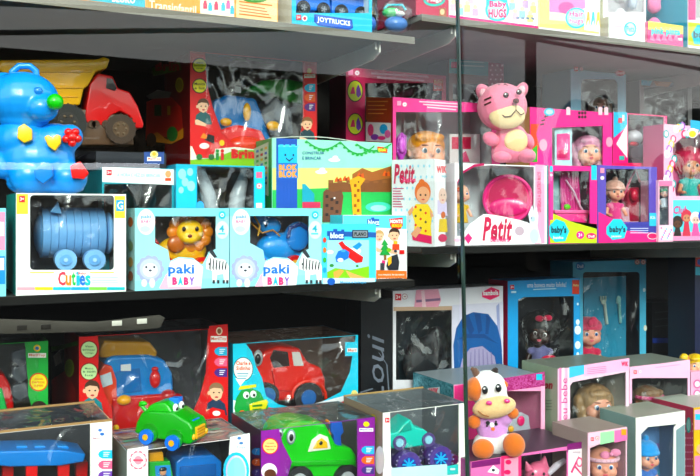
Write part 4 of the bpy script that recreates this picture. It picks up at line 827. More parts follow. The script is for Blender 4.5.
b.poly([(530.5, 124), (539, 124), (536, 134), (539, 146), (535, 160), (530.5, 160)], 'e8502c', 2); b.poly([(531, 150), (537, 145), (537, 162), (531, 162)], '48a83a', 3)
doll('doll with long pale pink hair in the hot pink scalloped carton', 588, 152, 14, .255, MR+.005, skin='f0b49c', hair='f2a8c8', style='long', dress='f8c8d8', eye='4a88a8', turn=15)
T = Thing('toy_accessory_card', 'pink and teal insert card on the left inside the hot pink scalloped carton', 'card', 560, 168, .215, z=MR+.005)
p = T.part('card'); p.pz([(555, 130), (572, 128), (572, 200), (555, 200)], 0, 1, 'bfe4ea'); p.pz([(557, 134), (570, 133), (570, 160), (557, 160)], -.6, 0, 'ee5a9a', .3); p.pz([(559, 150), (567, 148), (568, 158), (558, 158)], -1.4, -.6, 'd02468', .3)
# light blue tall box at the back
C = Carton('doll_carton', 'light blue carton with a rounded window high at the back right of the cat', 571, 626, 69, MR, .325, .14, '8fc9dc', side='5a8a9a', win=(581, 79, 618, 130), rnd=5, liner='5c5a5c', amp=.009)
b = C.body; b.disc(620, 73, 5, 3, 'c83c50', 3); b.text('Doll', 616, 71.5, 624, 74.5, 'ffe0e4', 4); warn(b, 576, 69, 2); ringdisc(b, 581, 69, 2, 'd88a90', 3)
doll('dim blonde doll high behind the window of the light blue back carton', 600, 108, 9, .40, MR+.005, skin='dca890', hair='c8a88a', style='long', dress='d8d0d0')
C = Carton('doll_carton', 'grey-brown clear-fronted carton at the back near the right edge', 640, 692, 80, MR, .325, .14, '8a8684', side='4a4644', win=(644, 87, 688, 130), liner='6a6664', amp=.012)
b = C.body; b.poly([(641, 80), (652, 81), (650, 86), (641, 85)], '58b4d0', 2); b.poly([(653, 81), (672, 82), (668, 87), (656, 86)], 'c09070', 2)
# cyan-pink film carton
C = Carton('doll_carton', 'film-fronted carton with a cyan and pink left strip behind the purple doll box', 613, 667, 112, MR, .20, .115, 'f0307c', side='8a5a68', win=[(664, 116), (664, 163), (628, 163), (628, 114)], liner='84888c', wrap=True, amp=.01)
b = C.body; b.poly([(613.3, 112), (627, 112.5), (627, 126), (616, 136), (613.3, 138)], '28b4d8', 2); b.poly([(616, 144), (627, 124), (627, 158)], 'f4e8ee', 2); b.rect(618, 118, 622, 123, 'd83048', 3); b.rect(622, 115, 624, 121, 'f4f4f4', 4); b.rect(619, 156, 624, 160, '48a8a0', 4)
b.poly([(612, 163), (666, 164), (666, 168), (612, 168)], 'e82866', 3)
T = Thing('toy_accessories', 'pale toy pieces with a red bow blurred behind film, upper right', 'toy', 645, 160, .25, z=MR+.005)
for u, v, r_, c in ((634, 138, 9, 'd0d0d8:p'), (648, 132, 9, 'b0b4c0:p'), (640, 152, 9, '8a90a0:p'), (655, 150, 8, 'c4c8d0:p')): T.part('toy_piece').el(u, v, r_, 8, 8, 8, c)
T.part('red_bow').el(634, 144, 6, 2.4, 3, -2, 'd83848:p'); T.part('base').pz([(628, 158), (664, 158), (664, 240), (628, 240)], 6, 14, '3a3a44', 1)

# baby's boxes
def babys(u0, u1, lab, c1, c2, low, win, y):
    C = Carton('doll_carton', lab, u0, u1, 165, MR, y, .14, c1, side=c2, win=win, liner='5c4450', top='a8a0a4', amp=.006)
    b = C.body
    b.poly([(u0+1, 243), (u0+1, 212), (u0+20, 221), (u0+48, 229), (u1-.5, 224), (u1-.5, 243)], low, 1); return C
C = babys(549, 597, 'pink-framed carton with lime base and cyan logo holding a pink bath set', 'ee3f8c', '2aa8b0', 'c4d83a', (552, 171, 590, 223), .05)
b = C.body; b.poly([(549.3, 165), (553, 165), (553, 220), (549.3, 220)], 'f04a94', 2); b.poly([(591, 165), (596.6, 165.5), (596.6, 180), (591, 180)], '38bcd4', 2); b.rect(549.5, 166, 552.5, 172, '48c0d8', 3); ringdisc(b, 551, 175, 1.8, 'd86a98', 3)
b.poly([(549, 226), (556, 219), (564, 222), (569, 231), (565, 241), (555, 242), (549, 236)], '28c2d8', 3); b.text("baby's", 551, 226, 566, 235, '10242c', 4, .04); b.text('banho', 553, 236, 563, 239, 'ffffff', 4)
b.disc(580, 235, 4, 4, 'ee3f8c', 3); b.text('3+', 578, 233, 582, 237, 'ffffff', 4); b.disc(591, 236, 5, 3.2, 'e83a6a', 3); b.text('Doll', 588, 235, 594, 237.6, 'ffffff', 4)
T = Thing('toy_bath_set', 'pink toy bath tub with shower curtain and green duck in the pink-framed carton', 'toy', 570, 222, .08, z=MR+.005)
p = T.part('curtain'); 
for k in range(7): p.tu([(561+k*2.6, 172, 6), (563+k*2.8, 216, 6)], 1.8, 'c84888:p', 8)
T.part('back_card').pz([(553, 172), (561, 172), (561, 236), (553, 236)], 10, 11, '8ab0b4')
p = T.part('tub'); p.pz([(556, 212), (590, 212), (584, 240), (562, 240)], 0, 16, 'ee4f94:p', 3); p.pz([(555, 210), (591, 210), (591, 213.5), (555, 213.5)], -1, 17, 'f878ac:p', .8)
T.part('duck').el(567, 207, 4, 3, 3, 4, '6ac83a:p'); T.part('hose').tu([(566, 180, 2), (574, 192, 1), (580, 206, 1), (584, 212, 1)], .9, 'd8c0d0:p')
C = babys(597.5, 657, 'purple-framed carton with magenta base and cyan logo holding a doll in a beige cap', '5a48a8', '8a2470', 'e83a82', (606, 169, 649, 222), .05)
b = C.body; b.poly([(618, 224), (656, 221), (656, 233), (618, 230)], '3a3a94', 2)
for k in range(3): b.rect(630, 228+k*2.2, 648, 228.8+k*2.2, 'c8c8ec', 3)
b.rect(600, 168, 604, 173, 'e890a8', 3); ringdisc(b, 602, 178, 2, 'e8c8d0', 3)
b.poly([(606, 227), (613, 219), (621, 219), (627, 228), (624, 238), (612, 240), (606, 234)], '28c2d8', 4); b.text("baby's", 609, 226, 625, 234, '10242c', 5, .04); b.text('passeio', 611, 235, 621, 238, 'ffffff', 5)
b.rect(649, 213, 656, 226, '48b8d8', 4); b.text('Kit', 650, 216, 655, 219, 'e8f8fc', 5); b.disc(652, 236, 5, 3.4, 'f0f0f4', 4); b.disc(652, 236, 4.4, 2.8, 'e83a6a', 5)
doll('small doll in a beige cap and pink scarf inside the purple-framed carton', 615, 192, 9.5, .10, MR+.005, skin='e8a48c', style='none', dress='e04888', wear=('beanie', 'dca898'), turn=22, eye='38404c')
T = Thing('toy_stroller_bag', 'dark red toy bag with strap inside the purple-framed carton', 'toy', 640, 205, .11, z=MR+.005)
T.part('bag').pz([(628, 188), (648, 186), (650, 214), (644, 222), (630, 222)], 2, 14, 'a82040:p', 3); T.part('strap').tu([(622, 200, 0), (630, 180, 0), (636, 170, 0), (640, 182, 0)], 1.1, 'c84868:p'); T.part('cup').el(634, 195, 4, 6, 4, -2, 'c82848:p')
T.part('blanket').pz([(622, 212), (632, 204), (642, 208), (648, 216), (646, 240), (620, 240)], 3, 10, 'e8b8c8:f', 2)

# slim doll carton and big doll blister
C = Carton('doll_carton', 'slim pale pink carton with a small white and teal doll, beside the purple carton', 658.5, 673, 180, MR, .04, .07, 'f4bcd0', win=(659.5, 186, 669, 225), liner='8a9aa4', amp=.003)
b = C.body; b.rect(659, 181, 672, 186, 'ee80a8', 1); b.poly([(659, 226), (672.6, 225), (672.6, 240), (659, 240)], 'f2d4e4', 2)
for k in range(12): b.disc(661+(k*5) % 11, 228+k, .9, .9, ('e05a9a', '5ab8d8', 'a06ad0')[k % 3], 3, 6)
doll('small doll with mint hair and white clothes in the slim pale pink carton', 664, 193, 4.6, .065, MR+.005, hair='6ad0a8', style='cap', dress='dce8f4', skin='f4d0c4', turn=10)
C = Carton('doll_blister', 'pink oval-patterned doll card pack with a cyan top corner at the right edge', 664, 722, 124, MR, .10, .085, 'f6b8d0', side='b85c80', liner='d8709c', vb=None, amp=.004,
    win=[(712, 150), (712, 196), (676, 196), (672, 170), (673, 145), (684, 136), (700, 134)])
b = C.body
random.seed(3)
for k in range(26):
    g = k/25; u = 666 + (k*7) % 9 if k < 14 else 676+(k*11) % 24; v = 134+k*5 if k < 14 else 126+(k*5) % 9
    c = ('38a8a8', 'e02868', 'f2c83a', 'a05ac0', 'f4f0f4')[k % 5]; b.disc(u, v, 3, 4.2, c, 2, 12); b.disc(u, v, 1.7, 2.6, 'f8c8dc', 3, 12)
b.poly([(690, 120), (722, 124), (722, 134), (690, 128)], '20a8dc', 4); b.disc(692, 133, 5.4, 5, 'f4e8f0', 4); b.disc(692, 134, 3.6, 3.4, 'f2d040', 5)
b.poly([(672, 200), (722, 200), (722, 232), (672, 232)], '6cd0e0', 2); b.poly([(673, 232), (722, 232), (722, 244), (673, 244)], 'f49ac0', 3); b.text('Club', 673, 206, 687, 214, 'd83a88', 4, .03, .2)
for u, v, c, sk in ((677, 222, '241a18', '5a3424'), (686, 216, 'c83c50', 'c88a6a'), (695, 218, 'f0e4e8', 'e8c0b0'), (703, 216, '2848b8', 'c09070')): b.disc(u, v, 5.4, 6.4, c, 5); b.disc(u, v+2, 3.6, 3.6, sk, 6); b.poly([(u-4, 236), (u-2, v+5), (u+2, v+5), (u+4, 236)], c if c != 'f0e4e8' else 'e8609c', 5); [b.disc(u+q, v+2, .7, .8, '181818', 7, 6) for q in (-1.5, 1.5)]
doll('doll with big magenta curls and olive skin in the oval-patterned card pack', 690, 166, 11, .15, MR+.005, skin='c88a68', hair='c81a54', style='afro', dress='38b0a8', turn=20, eye='28384a')
# ------------------------------------------------------------ lower left: front row
C5 = Carton('toy_carton', 'lower left carton with a white pill strip holding a blue and red toy table', -28, 112, 436, LL, .0, .2, 'f4f0ea', side='c8a884', win=[(91, 480), (91, 600), (-24, 600), (-24, 405), (91, 405)], liner='3a3c40', opentop=True, amp=.009, wrap=True)
b = C5.body; b.poly([(90, 421), (112, 424), (112, 600), (90, 600)], 'f8f4ec', 2); b.disc(100, 430, 2, 1.6, '3a70c0', 3, 8); b.disc(102, 434, 2.4, 1.6, '3a70c0', 3, 8); b.text('MerilToy', 93, 437, 110, 440, 'd89ab0', 3, .01)
pills(b, 98, 112, 450, 10.5, ('22b8d8', 'e8688a', '6a3aa0', 'e8a020'), 8.5)

e = C5.part('carton_rim', label='brown cardboard rim'); e.box(0, C5.w, -.001, .004, C5.h, C5.h+.004, 'a8845c:b'); e.box(0, C5.w, .194, .2, C5.h, C5.h+.004, 'a8845c:b')
T = Thing('toy_table', 'blue-topped toy table with red legs inside the lower left carton', 'toy table', 45, 470, .07, z=LL+.005)
p = T.part('table_top', label='blue top'); p.pz([(-20, 452), (60, 450), (86, 454), (84, 462), (60, 466), (10, 467), (-20, 464)], -2, 44, '1c7fd0:p', 2)
for u in (15, 33, 56): T.part('mould_block').pz([(u, 451), (u+14, 451), (u+12, 446), (u+2, 446)], 10, 24, '2a90e0:p', 1)
for u, y in ((26, 0), (58, 4), (76, 30), (2, 28)): T.part('leg', label='red leg').pz([(u, 462), (u+12, 462), (u+10, 520), (u+1, 520)], y, y+10, 'd82c1c:p', 1)
C7 = Carton('toy_carton', 'front carton with white strips under the green toy car, holding a blue truck', 127, 250, 452, LL, .0, .2, 'f2eeea', side='8a9896', liner='30343a', opentop=True, amp=.010, wrap=True,
    win=[(233, 405), (230, 460), (222, 480), (222, 600), (148, 600), (148, 405)])
b = C7.body; b.poly([(127.3, 449), (148, 446), (148, 600), (127.3, 600)], 'f6f0ee', 2)
for k in range(10): g = k*.628; b.disc(138+6.6*math.cos(g), 460+7*math.sin(g), 2.4, 2.6, 'e87a90', 3, 10)
b.disc(138, 460, 7.4, 7.8, 'fbe8ea', 4); b.disc(138, 460, 4, 4.4, 'f0a0b0', 5); b.rect(133, 459, 143, 461, 'e0566e', 6)
b.poly([(230, 437), (249.5, 433), (249.5, 600), (224, 600), (222, 480), (228, 462)], 'f8f6f4', 2); b.disc(239, 438, 2, 1.6, '4a80c0', 3, 8); b.disc(241, 443, 2.2, 1.4, '4a80c0', 3, 8); b.text('Toys', 236, 446, 245, 449, '9ab0c8', 4)
b.disc(236, 470, 13, 18, '30c0e0', 3); b.disc(236, 471, 10.5, 16, 'd8c8e8', 4); b.disc(236, 472, 9, 15, '9ae0f0', 5)
C7.parts[-1].add([(.002, .01, C7.h-.001), (C7.w-.002, .01, C7.h-.001), (C7.w-.002, .19, C7.h-.001), (.002, .19, C7.h-.001)], [[0, 1, 2, 3]], '9c9088')
tp = C7.part('printed_top'); random.seed(5)
for k in range(22):
    x = random.uniform(.01, C7.w-.05); y = random.uniform(.06, .18); c = ('b03a30', '3a6aa8', '48a080', 'b8a890', '384048', 'c8c0b8')[k % 6]
    tp.add([(x, y-.012, C7.h+.0012+k*.00003), (x+.035, y-.008, C7.h+.0012+k*.00003), (x+.03, y+.006, C7.h+.0012+k*.00003), (x-.004, y+.002, C7.h+.0012+k*.00003)], [[0, 1, 2, 3]], c)
T = Thing('toy_figure_box', 'yellow and green toy with a small blue figure picture in the front carton', 'toy', 160, 474, .04, z=LL+.005)
p = T.part('yellow_top', label='yellow top'); p.pz([(149, 453), (163, 452), (164, 461), (149, 462)], 0, 10, 'e8a81c:p', 1)
p = T.part('green_body', label='green body'); p.pz([(149, 462), (170, 461), (174, 480), (172, 530), (149, 530)], -2, 14, '3aa848:p', 1)
p.sub('sticker').pz([(155, 466), (170, 465), (172, 480), (156, 480)], -2.6, -2, '3a8ad0', .2); q = p.sub('figure'); q.el(163, 472, 3.4, 3.6, 1.5, -3, 'd8a080:p'); q.el(163, 469.5, 3.8, 2.4, 1.8, -3, '1c1c20:p'); q.el(163, 480, 5, 6, 1.6, -3, '2a3a60:p')
T = Thing('toy_truck', 'blue toy truck seen through film in the carton under the green car', 'toy truck', 200, 474, .07, z=LL+.005)
T.part('truck_body').pz([(176, 462), (184, 456), (214, 455), (222, 462), (222, 520), (176, 520)], 0, 40, '1b78cc:p', 2); T.part('truck_bed').pz([(180, 467), (216, 464), (216, 478), (180, 480)], -2, 0, '145fa8:p', .6)
for u in (186, 214): w_ = T.part('wheel'); w_.wh(u, 524, 10, -4, 5, '18181c:r'); w_.sub('hub').wh(u, 524, 5, -5, -4, 'd8a020:p')
# green toy car on top
T = Thing('toy_car', 'green toy car with eyes, blue wheels and yellow grille on top of the front carton', 'toy car', 162, 446, .02, z=C7.ztop()+.0018, rot=-45)
T.vo = -1; G = '2f9a22:p'; S = T.s
p = T.part('car_body')
p.pz([(134, 434), (136, 424), (141, 414), (150, 412), (172, 413), (179, 418), (189, 424), (192, 430), (192, 444), (188, 446), (178, 443), (162, 441), (148, 438)], 0, 32, G, 3.5)
p.pz([(143, 416), (149, 407), (154, 404), (163, 403.5), (167, 406), (175, 418), (174, 421), (144, 421)], 3, 29, '38a82a:p', 3)
for u, v, r in ((149, 434, 9.5), (174, 440, 9.5)): p.wh(u, v, r, -1.5, 2, '278a1c:p')
en = T.part('hood_engine', label='blue ribbed engine block'); a = T.q(174, 424, 0); e_ = T.q(187, 420, 0)
for k in range(5): x = a.x + (e_.x-a.x)*(k+.2)/5; en.box(x, x+(e_.x-a.x)*.15, 6*S, 26*S, a.z-8*S, a.z+(6-k*.9)*S, '3a8af0:p', .0012)
en.box(a.x, e_.x+2*S, 9*S, 23*S, a.z-8*S, a.z+2*S, '2a78dc:p', .001)
g = T.part('grille', label='yellow grille'); a = T.q(192, 431, 0); z1 = T.q(192, 442, 0).z
g.box(a.x-S, a.x+1.6*S, 7*S, 25*S, z1, a.z+S, 'f0b428:p', .001)
for k in range(4): z_ = z1 + (a.z-z1)*(k+.4)/4; g.box(a.x+1.2*S, a.x+2.2*S, 8*S, 24*S, z_, z_+.8*S, 'b8800c:p')
for y in (3, 29): T.part('headlight').ball((a.x+.5*S, y*S, z1+3*S), (1.8*S, 2.6*S, 3*S), 'f0b428:p')
for u, v, y in ((172, 412, 8), (178.5, 410.5, 20)): e = T.part('eye'); c_ = T.q(171.5, 410.5, 0); c_.y = y*S; e.ball(c_, (2.6*S, 3.6*S, 4.2*S), 'f8f8f8:p'); e.ball(c_ + Vector((1.8*S, -.8*S, -.6*S)), (1.4*S, 1.7*S, 2*S), '0c0c0c:p')
q = T.part('tail_knob'); q.tu([(146, 412, 8), (142, 407, 8), (141, 405, 8)], [2, 2, 3.4], '3aae2c:p', 12); q.el(143, 404.5, 4.6, 2.6, 3, 8, '3aae2c:p')
T.part('roof_light', label='blue roof light').pz([(168, 405), (169, 399), (178, 399), (178, 405)], 16, 26, '2a78dc:p', .8)
for y, z_ in ((-5, 1), (29, 35)):
    for u, v in ((148, 437), (174, 443)):
        x = T.q(u, v, 0); w_ = T.part('wheel', label='blue wheel'); w_.rod((x.x, y*S, x.z), (x.x, z_*S, x.z), 7.6*S, 7.6*S, '1c6ed4:p', 28); h = w_.sub('hub', label='yellow hub'); h.rod((x.x, (y-1)*S, x.z), (x.x, y*S, x.z), 3*S, 3*S, 'e8a828:p', 16)

C9 = Carton('toy_carton', 'front carton with purple corner strips holding a lime green jeep', 261, 375, 431, LL, .0, .2, '7a2a8c', side='40303c', liner='5c5c5c', opentop=True, amp=.010, wrap=True, openright=False,
    win=[(357, 400), (358, 600), (288, 600), (288, 475), (292, 462), (283, 445), (279, 400)])
b = C9.body; b.poly([(261.2, 431), (279, 429), (282, 442), (291, 460), (286, 470), (288, 600), (261.2, 600)], '8a2c94', 2)
badge(b, 270, 446, 7.6, 'f0d890', 'e02820', 'd82820', ('Acompanha', 'figura', 'incrivel')); b.disc(269, 471, 8, 8, 'f4e8ec', 3); b.disc(270, 474, 6, 5, '5a3020', 4)
b.poly([(357.5, 420), (374.5, 418), (374.5, 600), (357.5, 600)], '8a2c94', 2); b.rect(359, 428, 373, 431.5, 'f4f0f4', 3); b.disc(366, 424, 3, 2.6, 'e8e040', 4); b.text('MerilToy', 360, 428.5, 372, 431, '8a60c0', 4)
pills(b, 361, 374, 446, 10, ('26a8d8', 'ec6a28', '44307c'), 8)
b.face = 'side'; b.poly([(252, 436), (260, 434), (260, 600), (252, 600)], '4a2048', 1); pills(b, 252, 260, 448, 10.6, ('2a7ac0', 'c85a20', '40307a'), 7); b.face = 'front'
T = Thing('toy_jeep', 'lime green toy jeep with big round eyes in the purple-cornered carton', 'toy car', 318, 470, .06, z=LL+.005)
p = T.part('jeep_body'); p.pz([(276, 452), (280, 434), (288, 424), (305, 421), (326, 424), (333, 438), (337, 446), (352, 448), (357, 456), (357, 500), (276, 500)], 0, 46, '3cc02c:p', 4)
p.pz([(284, 462), (356, 460), (356, 465), (284, 467)], -3, 0, '34a826:p', 1)
w_ = T.part('side_window'); w_.pz([(308, 452), (312, 440), (320, 434), (328, 437), (331, 449)], -1, 0, 'f0eede:p', .3); w_.pz([(313, 449), (317, 441), (322, 438), (327, 442), (328, 448)], -1.6, -1, 'f0c040:p', .3); w_.el(321, 443, 2, 2, .8, -2, '2a2a2a:p')
for u, v, r in ((291, 437, 6), (280, 434, 4)):
    e = T.part('eye'); e.el(u, v, r*.8, r*1.25, 2.5, -1.5, '8a9aa8:p'); e.el(u, v, r*.62, r, 2.5, -2.5, 'eceef0:p'); e.el(u+.4, v+.5, r*.38, r*.6, 1.6, -4.6, '12161a:p')
g = T.part('crane', label='orange and blue crane on the back'); g.tu([(328, 446, 10), (331, 424, 10), (326, 420, 10)], 1.4, 'e89020:p'); g.pz([(334, 448), (334, 436), (331, 432), (331, 422), (342, 422), (344, 432), (341, 436), (342, 448)], 6, 12, '2a5cb8:p', 1)
for u, v in ((300, 482), (348, 480)):
    w_ = T.part('wheel'); w_.wh(u, v, 15, -5, 8, '202024:r', 32); w_.sub('hub').wh(u, v, 8, -7, -5, 'b8bcc0:p')
C11 = Carton('toy_carton', 'white-framed window carton with cardboard sides holding a teal monster truck', 383, 467, 413, LL, -.03, .21, 'f4f2ea', side='8a7a66', top='8c8274', liner='6a7074', opentop=True, amp=.008, win=[(459, 380), (459, 462), (456, 466), (394, 470), (391, 466), (390, 380)])
b = C11.body; warn(b, 387, 420, 2.2); b.poly([(447, 466), (458, 464), (458, 474), (447, 475)], '48c0bc', 2); b.rect(450, 468, 455, 470, 'd8f0ee', 3); b.poly([(391, 468), (447, 464), (447, 476), (391, 480)], 'c4ecec', 1)
b.face = 'side'; b.disc(373, 420, 4, 6, 'a89a3c', 2); b.disc(373, 420, 2.6, 4, '6a602a', 3); b.disc(380, 460, 5, 14, 'e8e4e0', 2); b.face = 'front'
C11.part('cardboard_edge', label='brown cardboard edge').box(.0, C11.w, C11.d-.004, C11.d+.001, C11.h, C11.h+.003, 'b09060:b')
T = Thing('toy_monster_truck', 'teal toy monster truck with purple tyres and blue rims in the white-framed carton', 'toy truck', 422, 466, .03, z=LL+.2, rot=-5)
p = T.part('truck_body'); p.pz([(388, 444), (389, 434), (398, 432), (404, 424), (411, 419), (415, 427), (424, 429), (433, 436), (434, 444), (424, 446), (404, 449), (392, 449)], -8, 22, '3cc6b4:p', 2.5)
p.sub('windscreen').pz([(399, 433), (405, 425), (410, 421), (412, 430)], -9, -8, '28a090:p', .3)
for u, v in ((400, 443), (429, 440)): p.wh(u, v, 7, -10, -6, '5a4a80:p')
T.part('fender').wh(400, 443, 4, -11.5, -10, '9ad0e0:p'); T.part('fender').wh(429, 440, 4, -11.5, -10, '9ad0e0:p')
for i, (u, v, y) in enumerate(((409, 465, -14), (441, 459, -14), (402, 462, 18), (434, 456, 18))):
    w_ = T.part('wheel', label='purple tyre'); w_.wh(u, v, 12.5, y, y+10, '54408c:p', 32)
    for k in range(18): g = k*.349; w_.tu([(u+12.3*math.cos(g), v+12.3*math.sin(g), y+1), (u+12.3*math.cos(g), v+12.3*math.sin(g), y+9)], 1.2, '48367c:p', 6)
    if i < 2:
        h = w_.sub('rim', label='blue rim'); h.wh(u, v, 7.4, y-1, y, '2c3c98:p')
        for k in range(8): g = k*.785; h.tu([(u, v, y-1.6), (u+6.6*math.cos(g), v+6.6*math.sin(g), y-1.6)], .9, '3ab4ec:p', 6)
        h.wh(u, v, 2.2, y-2.8, y-1, '3ab4ec:p')
T.part('axle').tu([(404, 462, 4), (436, 456, 4)], 2, '3a3060:p')

# ------------------------------------------------------------ lower left: second row
C1 = Carton('toy_carton', 'film-fronted carton with a bright green right strip at the far lower left', -34, 48, 346, LL, .23, .22, '2a9a44', side='1c6a30', liner='4a4c50', opentop=True, wrap=True, amp=.012,
    win=[(25, 320), (27, 372), (29, 388), (38, 400), (36, 414), (36, 480), (-30, 480), (-30, 320)])
b = C1.body; b.poly([(26, 343), (48, 341.4), (48, 480), (36, 480), (36, 420), (28, 395), (28, 370), (26, 360)], '27a046', 2)
b.rect(28, 353, 46, 357.6, 'f4f2ea', 3); b.text('MerilToy', 29, 353.6, 45, 357, 'e8702a', 4); b.disc(37, 348, 3.6, 3.4, 'f0c830', 4); b.disc(37, 348, 2, 1.8, '3a70b0', 5)
badge(b, 38.5, 382, 8.6, 'f0dc4a', 'd83020', 'd83020', ('Acende', 'FAROL', 'e som')); b.disc(39, 408, 8, 7.4, '2a1a14', 4); b.disc(40, 413, 7, 4, 'd8a080', 5)
T = Thing('toy_truck', 'red and green toy truck blurred behind the film at the far lower left', 'toy truck', 0, 420, .3, z=LL+.005)
T.part('red_cab', label='red cab').pz([(-20, 378), (4, 374), (10, 384), (14, 404), (14, 440), (-20, 440)], 0, 40, 'd02c1c:p', 3); T.part('green_front', label='green front').pz([(-20, 396), (2, 388), (8, 412), (10, 440), (-20, 440)], -6, 0, '3ab860:p', 2)
for v in (352, 368, 386): T.part('grey_part').pz([(12, v), (26, v-4), (30, v+10), (20, v+16), (12, v+10)], 4, 14, '5a6068:p', 2)
T.part('wheel').wh(4, 446, 16, -10, 0, '1c1c20:r')
C3 = Carton('toy_carton', 'red film-fronted carton with a boy on each side strip holding a train playset', 79, 228, 337, LL, .24, .22, 'c81c20', side='5a1414', liner='4c4c52', opentop=True, wrap=True, amp=.014,
    win=[(208, 310), (206, 372), (200, 396), (194, 410), (194, 480), (112, 480), (108, 420), (104, 396), (98, 372), (98, 310)])
b = C3.body; b.poly([(79.3, 337), (97, 336), (99, 345), (98, 372), (104, 392), (112, 410), (116, 480), (79.3, 480)], 'd41a20', 2)
badge(b, 89, 349.5, 8.4, 'c8e4a8', '8a1014', '4a7a58', ('Vem', 'brincar', 'comigo')); badge(b, 89, 371.5, 8.4, 'c8e4a8', '8a1014', '4a7a58', ('Musica', 'e som', 'luz'))
b.kid(92, 390, 8.4, '14808a', hair='4a3020')
b.poly([(209, 326), (227.6, 324), (227.6, 480), (196, 480), (200, 396), (208, 370)], 'd41a20', 2); b.rect(210.5, 336, 226.5, 342, 'f4f0ec', 4); b.text('MerilToy', 211, 337, 226, 341, 'e0602a', 5); b.disc(219, 331, 3.2, 4, 'f0d4b8', 4); b.disc(219, 331, 2, 2.6, '8a5a3c', 5)
pills(b, 214, 227, 347, 10.6, ('26a8d0', 'e8688a', '4a2a80'), 8.6)
b.kid(216, 392, 8, '1c3450', hair='8a6a50'); b.poly([(205, 412), (212, 407), (224, 410), (226, 419), (206, 421)], 'd81c20', 9); b.disc(216, 413, 4, 2.6, 'f4f0ec', 10)
b.face = 'side'; b.disc(70, 368, 4.6, 9, '8a9a3c', 3); b.disc(70, 368, 3.6, 7.4, '6a7a2a', 4); b.poly([(54, 356), (60, 350), (62, 362), (56, 366)], '8a8078', 2); b.poly([(52, 380), (66, 370), (76, 390), (76, 412), (52, 412)], '8a2014', 1); b.disc(60, 398, 4, 10, '8a1c18', 2); b.disc(68, 410, 5, 5, 'a07820', 3); b.poly([(52, 352), (78, 345), (78, 341), (52, 347)], '3a6a20', 2)
b.face = 'front'
T = Thing('toy_train', 'blue, red and yellow toy train playset inside the red carton with the boys', 'toy train', 145, 430, .30, z=LL+.005)
T.part('yellow_roof', label='mustard yellow roof').pz([(98, 352), (104, 341), (150, 342), (158, 352), (156, 358), (100, 358)], 0, 50, 'c8921c:p', 3)
bb_ = T.part('blue_body', label='blue body'); bb_.pz([(104, 362), (112, 356), (150, 355), (165, 360), (173, 374), (174, 396), (112, 398)], -4, 46, '1a82cc:p', 4)
bb_.sub('window').pz([(114, 372), (140, 368), (142, 392), (116, 394)], -5, -3, '1468ac:p', 1); bb_.sub('sticker').pz([(121, 365), (131, 364), (131, 371), (121, 371)], -6, -4, 'e8ecec', .3)
T.part('red_pot', label='red pot-shaped knob').el(155, 379, 5.4, 9, 5, -8, 'd0301c:p'); T.parts[-1].el(155, 369, 3.6, 2.4, 3, -8, 'd0301c:p')
T.part('orange_arch', label='orange arch').pz([(98, 440), (98, 374), (104, 364), (112, 366), (117, 380), (118, 440)], -6, 30, 'd84a18:p', 2)
T.parts[-1].sub('sticker').pz([(100, 376), (111, 372), (113, 384), (102, 388)], -7, -6, 'c8d8e0', .2)
T.part('red_base', label='dark red base').pz([(112, 398), (168, 394), (184, 400), (188, 470), (112, 470)], -8, 44, 'b81c18:p', 3)
T.part('yellow_knob').el(124, 400, 7, 5, 6, -9, 'e8a820:p'); T.part('yellow_button').el(116, 428, 3, 3.4, 2, -10, 'e8c020:p')
for u, v in ((168, 396), (176, 400)): T.part('red_dome').el(u, v, 8, 7, 7, -4, 'a8181c:p')
C4_ = Carton('toy_carton', 'cyan film-fronted carton with a green jeep print holding a red toy car', 233, 358, 344, LL, .23, .22, '3ec4e0', side='1a6a80', liner='6a5a52', opentop=True, wrap=True, amp=.012,
    win=[(356, 320), (350, 372), (341, 392), (318, 404), (290, 407), (268, 402), (262, 384), (252, 366), (246, 350), (246, 320)])
b = C4_.body
b.poly([(233.2, 344), (246, 344), (252, 352), (256, 366), (262, 378), (266, 396), (284, 408), (330, 406), (345, 396), (357.6, 384), (357.6, 480), (233.2, 480)], '48c8e4', 1)
b.poly([(233.2, 400), (262, 408), (290, 410), (357.6, 392), (357.6, 480), (233.2, 480)], 'f2f4f4', 2)
b.poly([(266, 407), (290, 410), (320, 409), (352, 398), (357.6, 394), (357.6, 401), (325, 414), (290, 416), (268, 414)], 'd81c2c', 3); b.poly([(316, 407), (330, 404), (330, 410), (316, 412)], '28a4d8', 4)
b.text('RAPIDO', 300, 409, 330, 413.5, 'f4f4f4', 5, .04)
b.disc(243, 369, 10, 12, '14303c', 3); b.disc(243, 369, 9.4, 11.3, 'f8f8f4', 4); b.poly([(235, 378), (240, 386), (245, 380)], 'f8f8f4', 4)
for k, t in enumerate(('Charlie e', 'Sidinho')): b.text(t, 236, 361+k*5, 250, 365+k*5, 'e0602a', 6, .03)
for k in range(3): b.rect(237, 373+k*2.4, 248-k, 374+k*2.4, '6aa8c0', 5)
b.poly([(234, 408), (236, 398), (241, 390), (252, 388), (260, 392), (264, 400), (268, 406), (268, 412), (252, 420), (236, 416)], '2c9a48', 5)
for u, v in ((246, 395), (253, 394)): b.disc(u, v, 3.2, 3.6, 'f8f8f8', 6); b.disc(u+.8, v+1, 1.3, 1.6, '101418', 7)
b.poly([(249, 404), (266, 399), (268, 402), (264, 412), (262, 417), (258, 417), (258, 411), (250, 414)], 'e8e040', 6); b.rect(252, 405, 262, 407, '3a8a3c', 7, -1); b.rect(252, 409, 261, 411, '3a8a3c', 7, -1); b.disc(242, 415, 4, 5, 'e06a20', 6); b.disc(242, 415, 2, 3, '2a2a20', 7)
b.poly([(238, 390), (240, 386), (256, 384), (256, 387)], 'e8e040', 5)
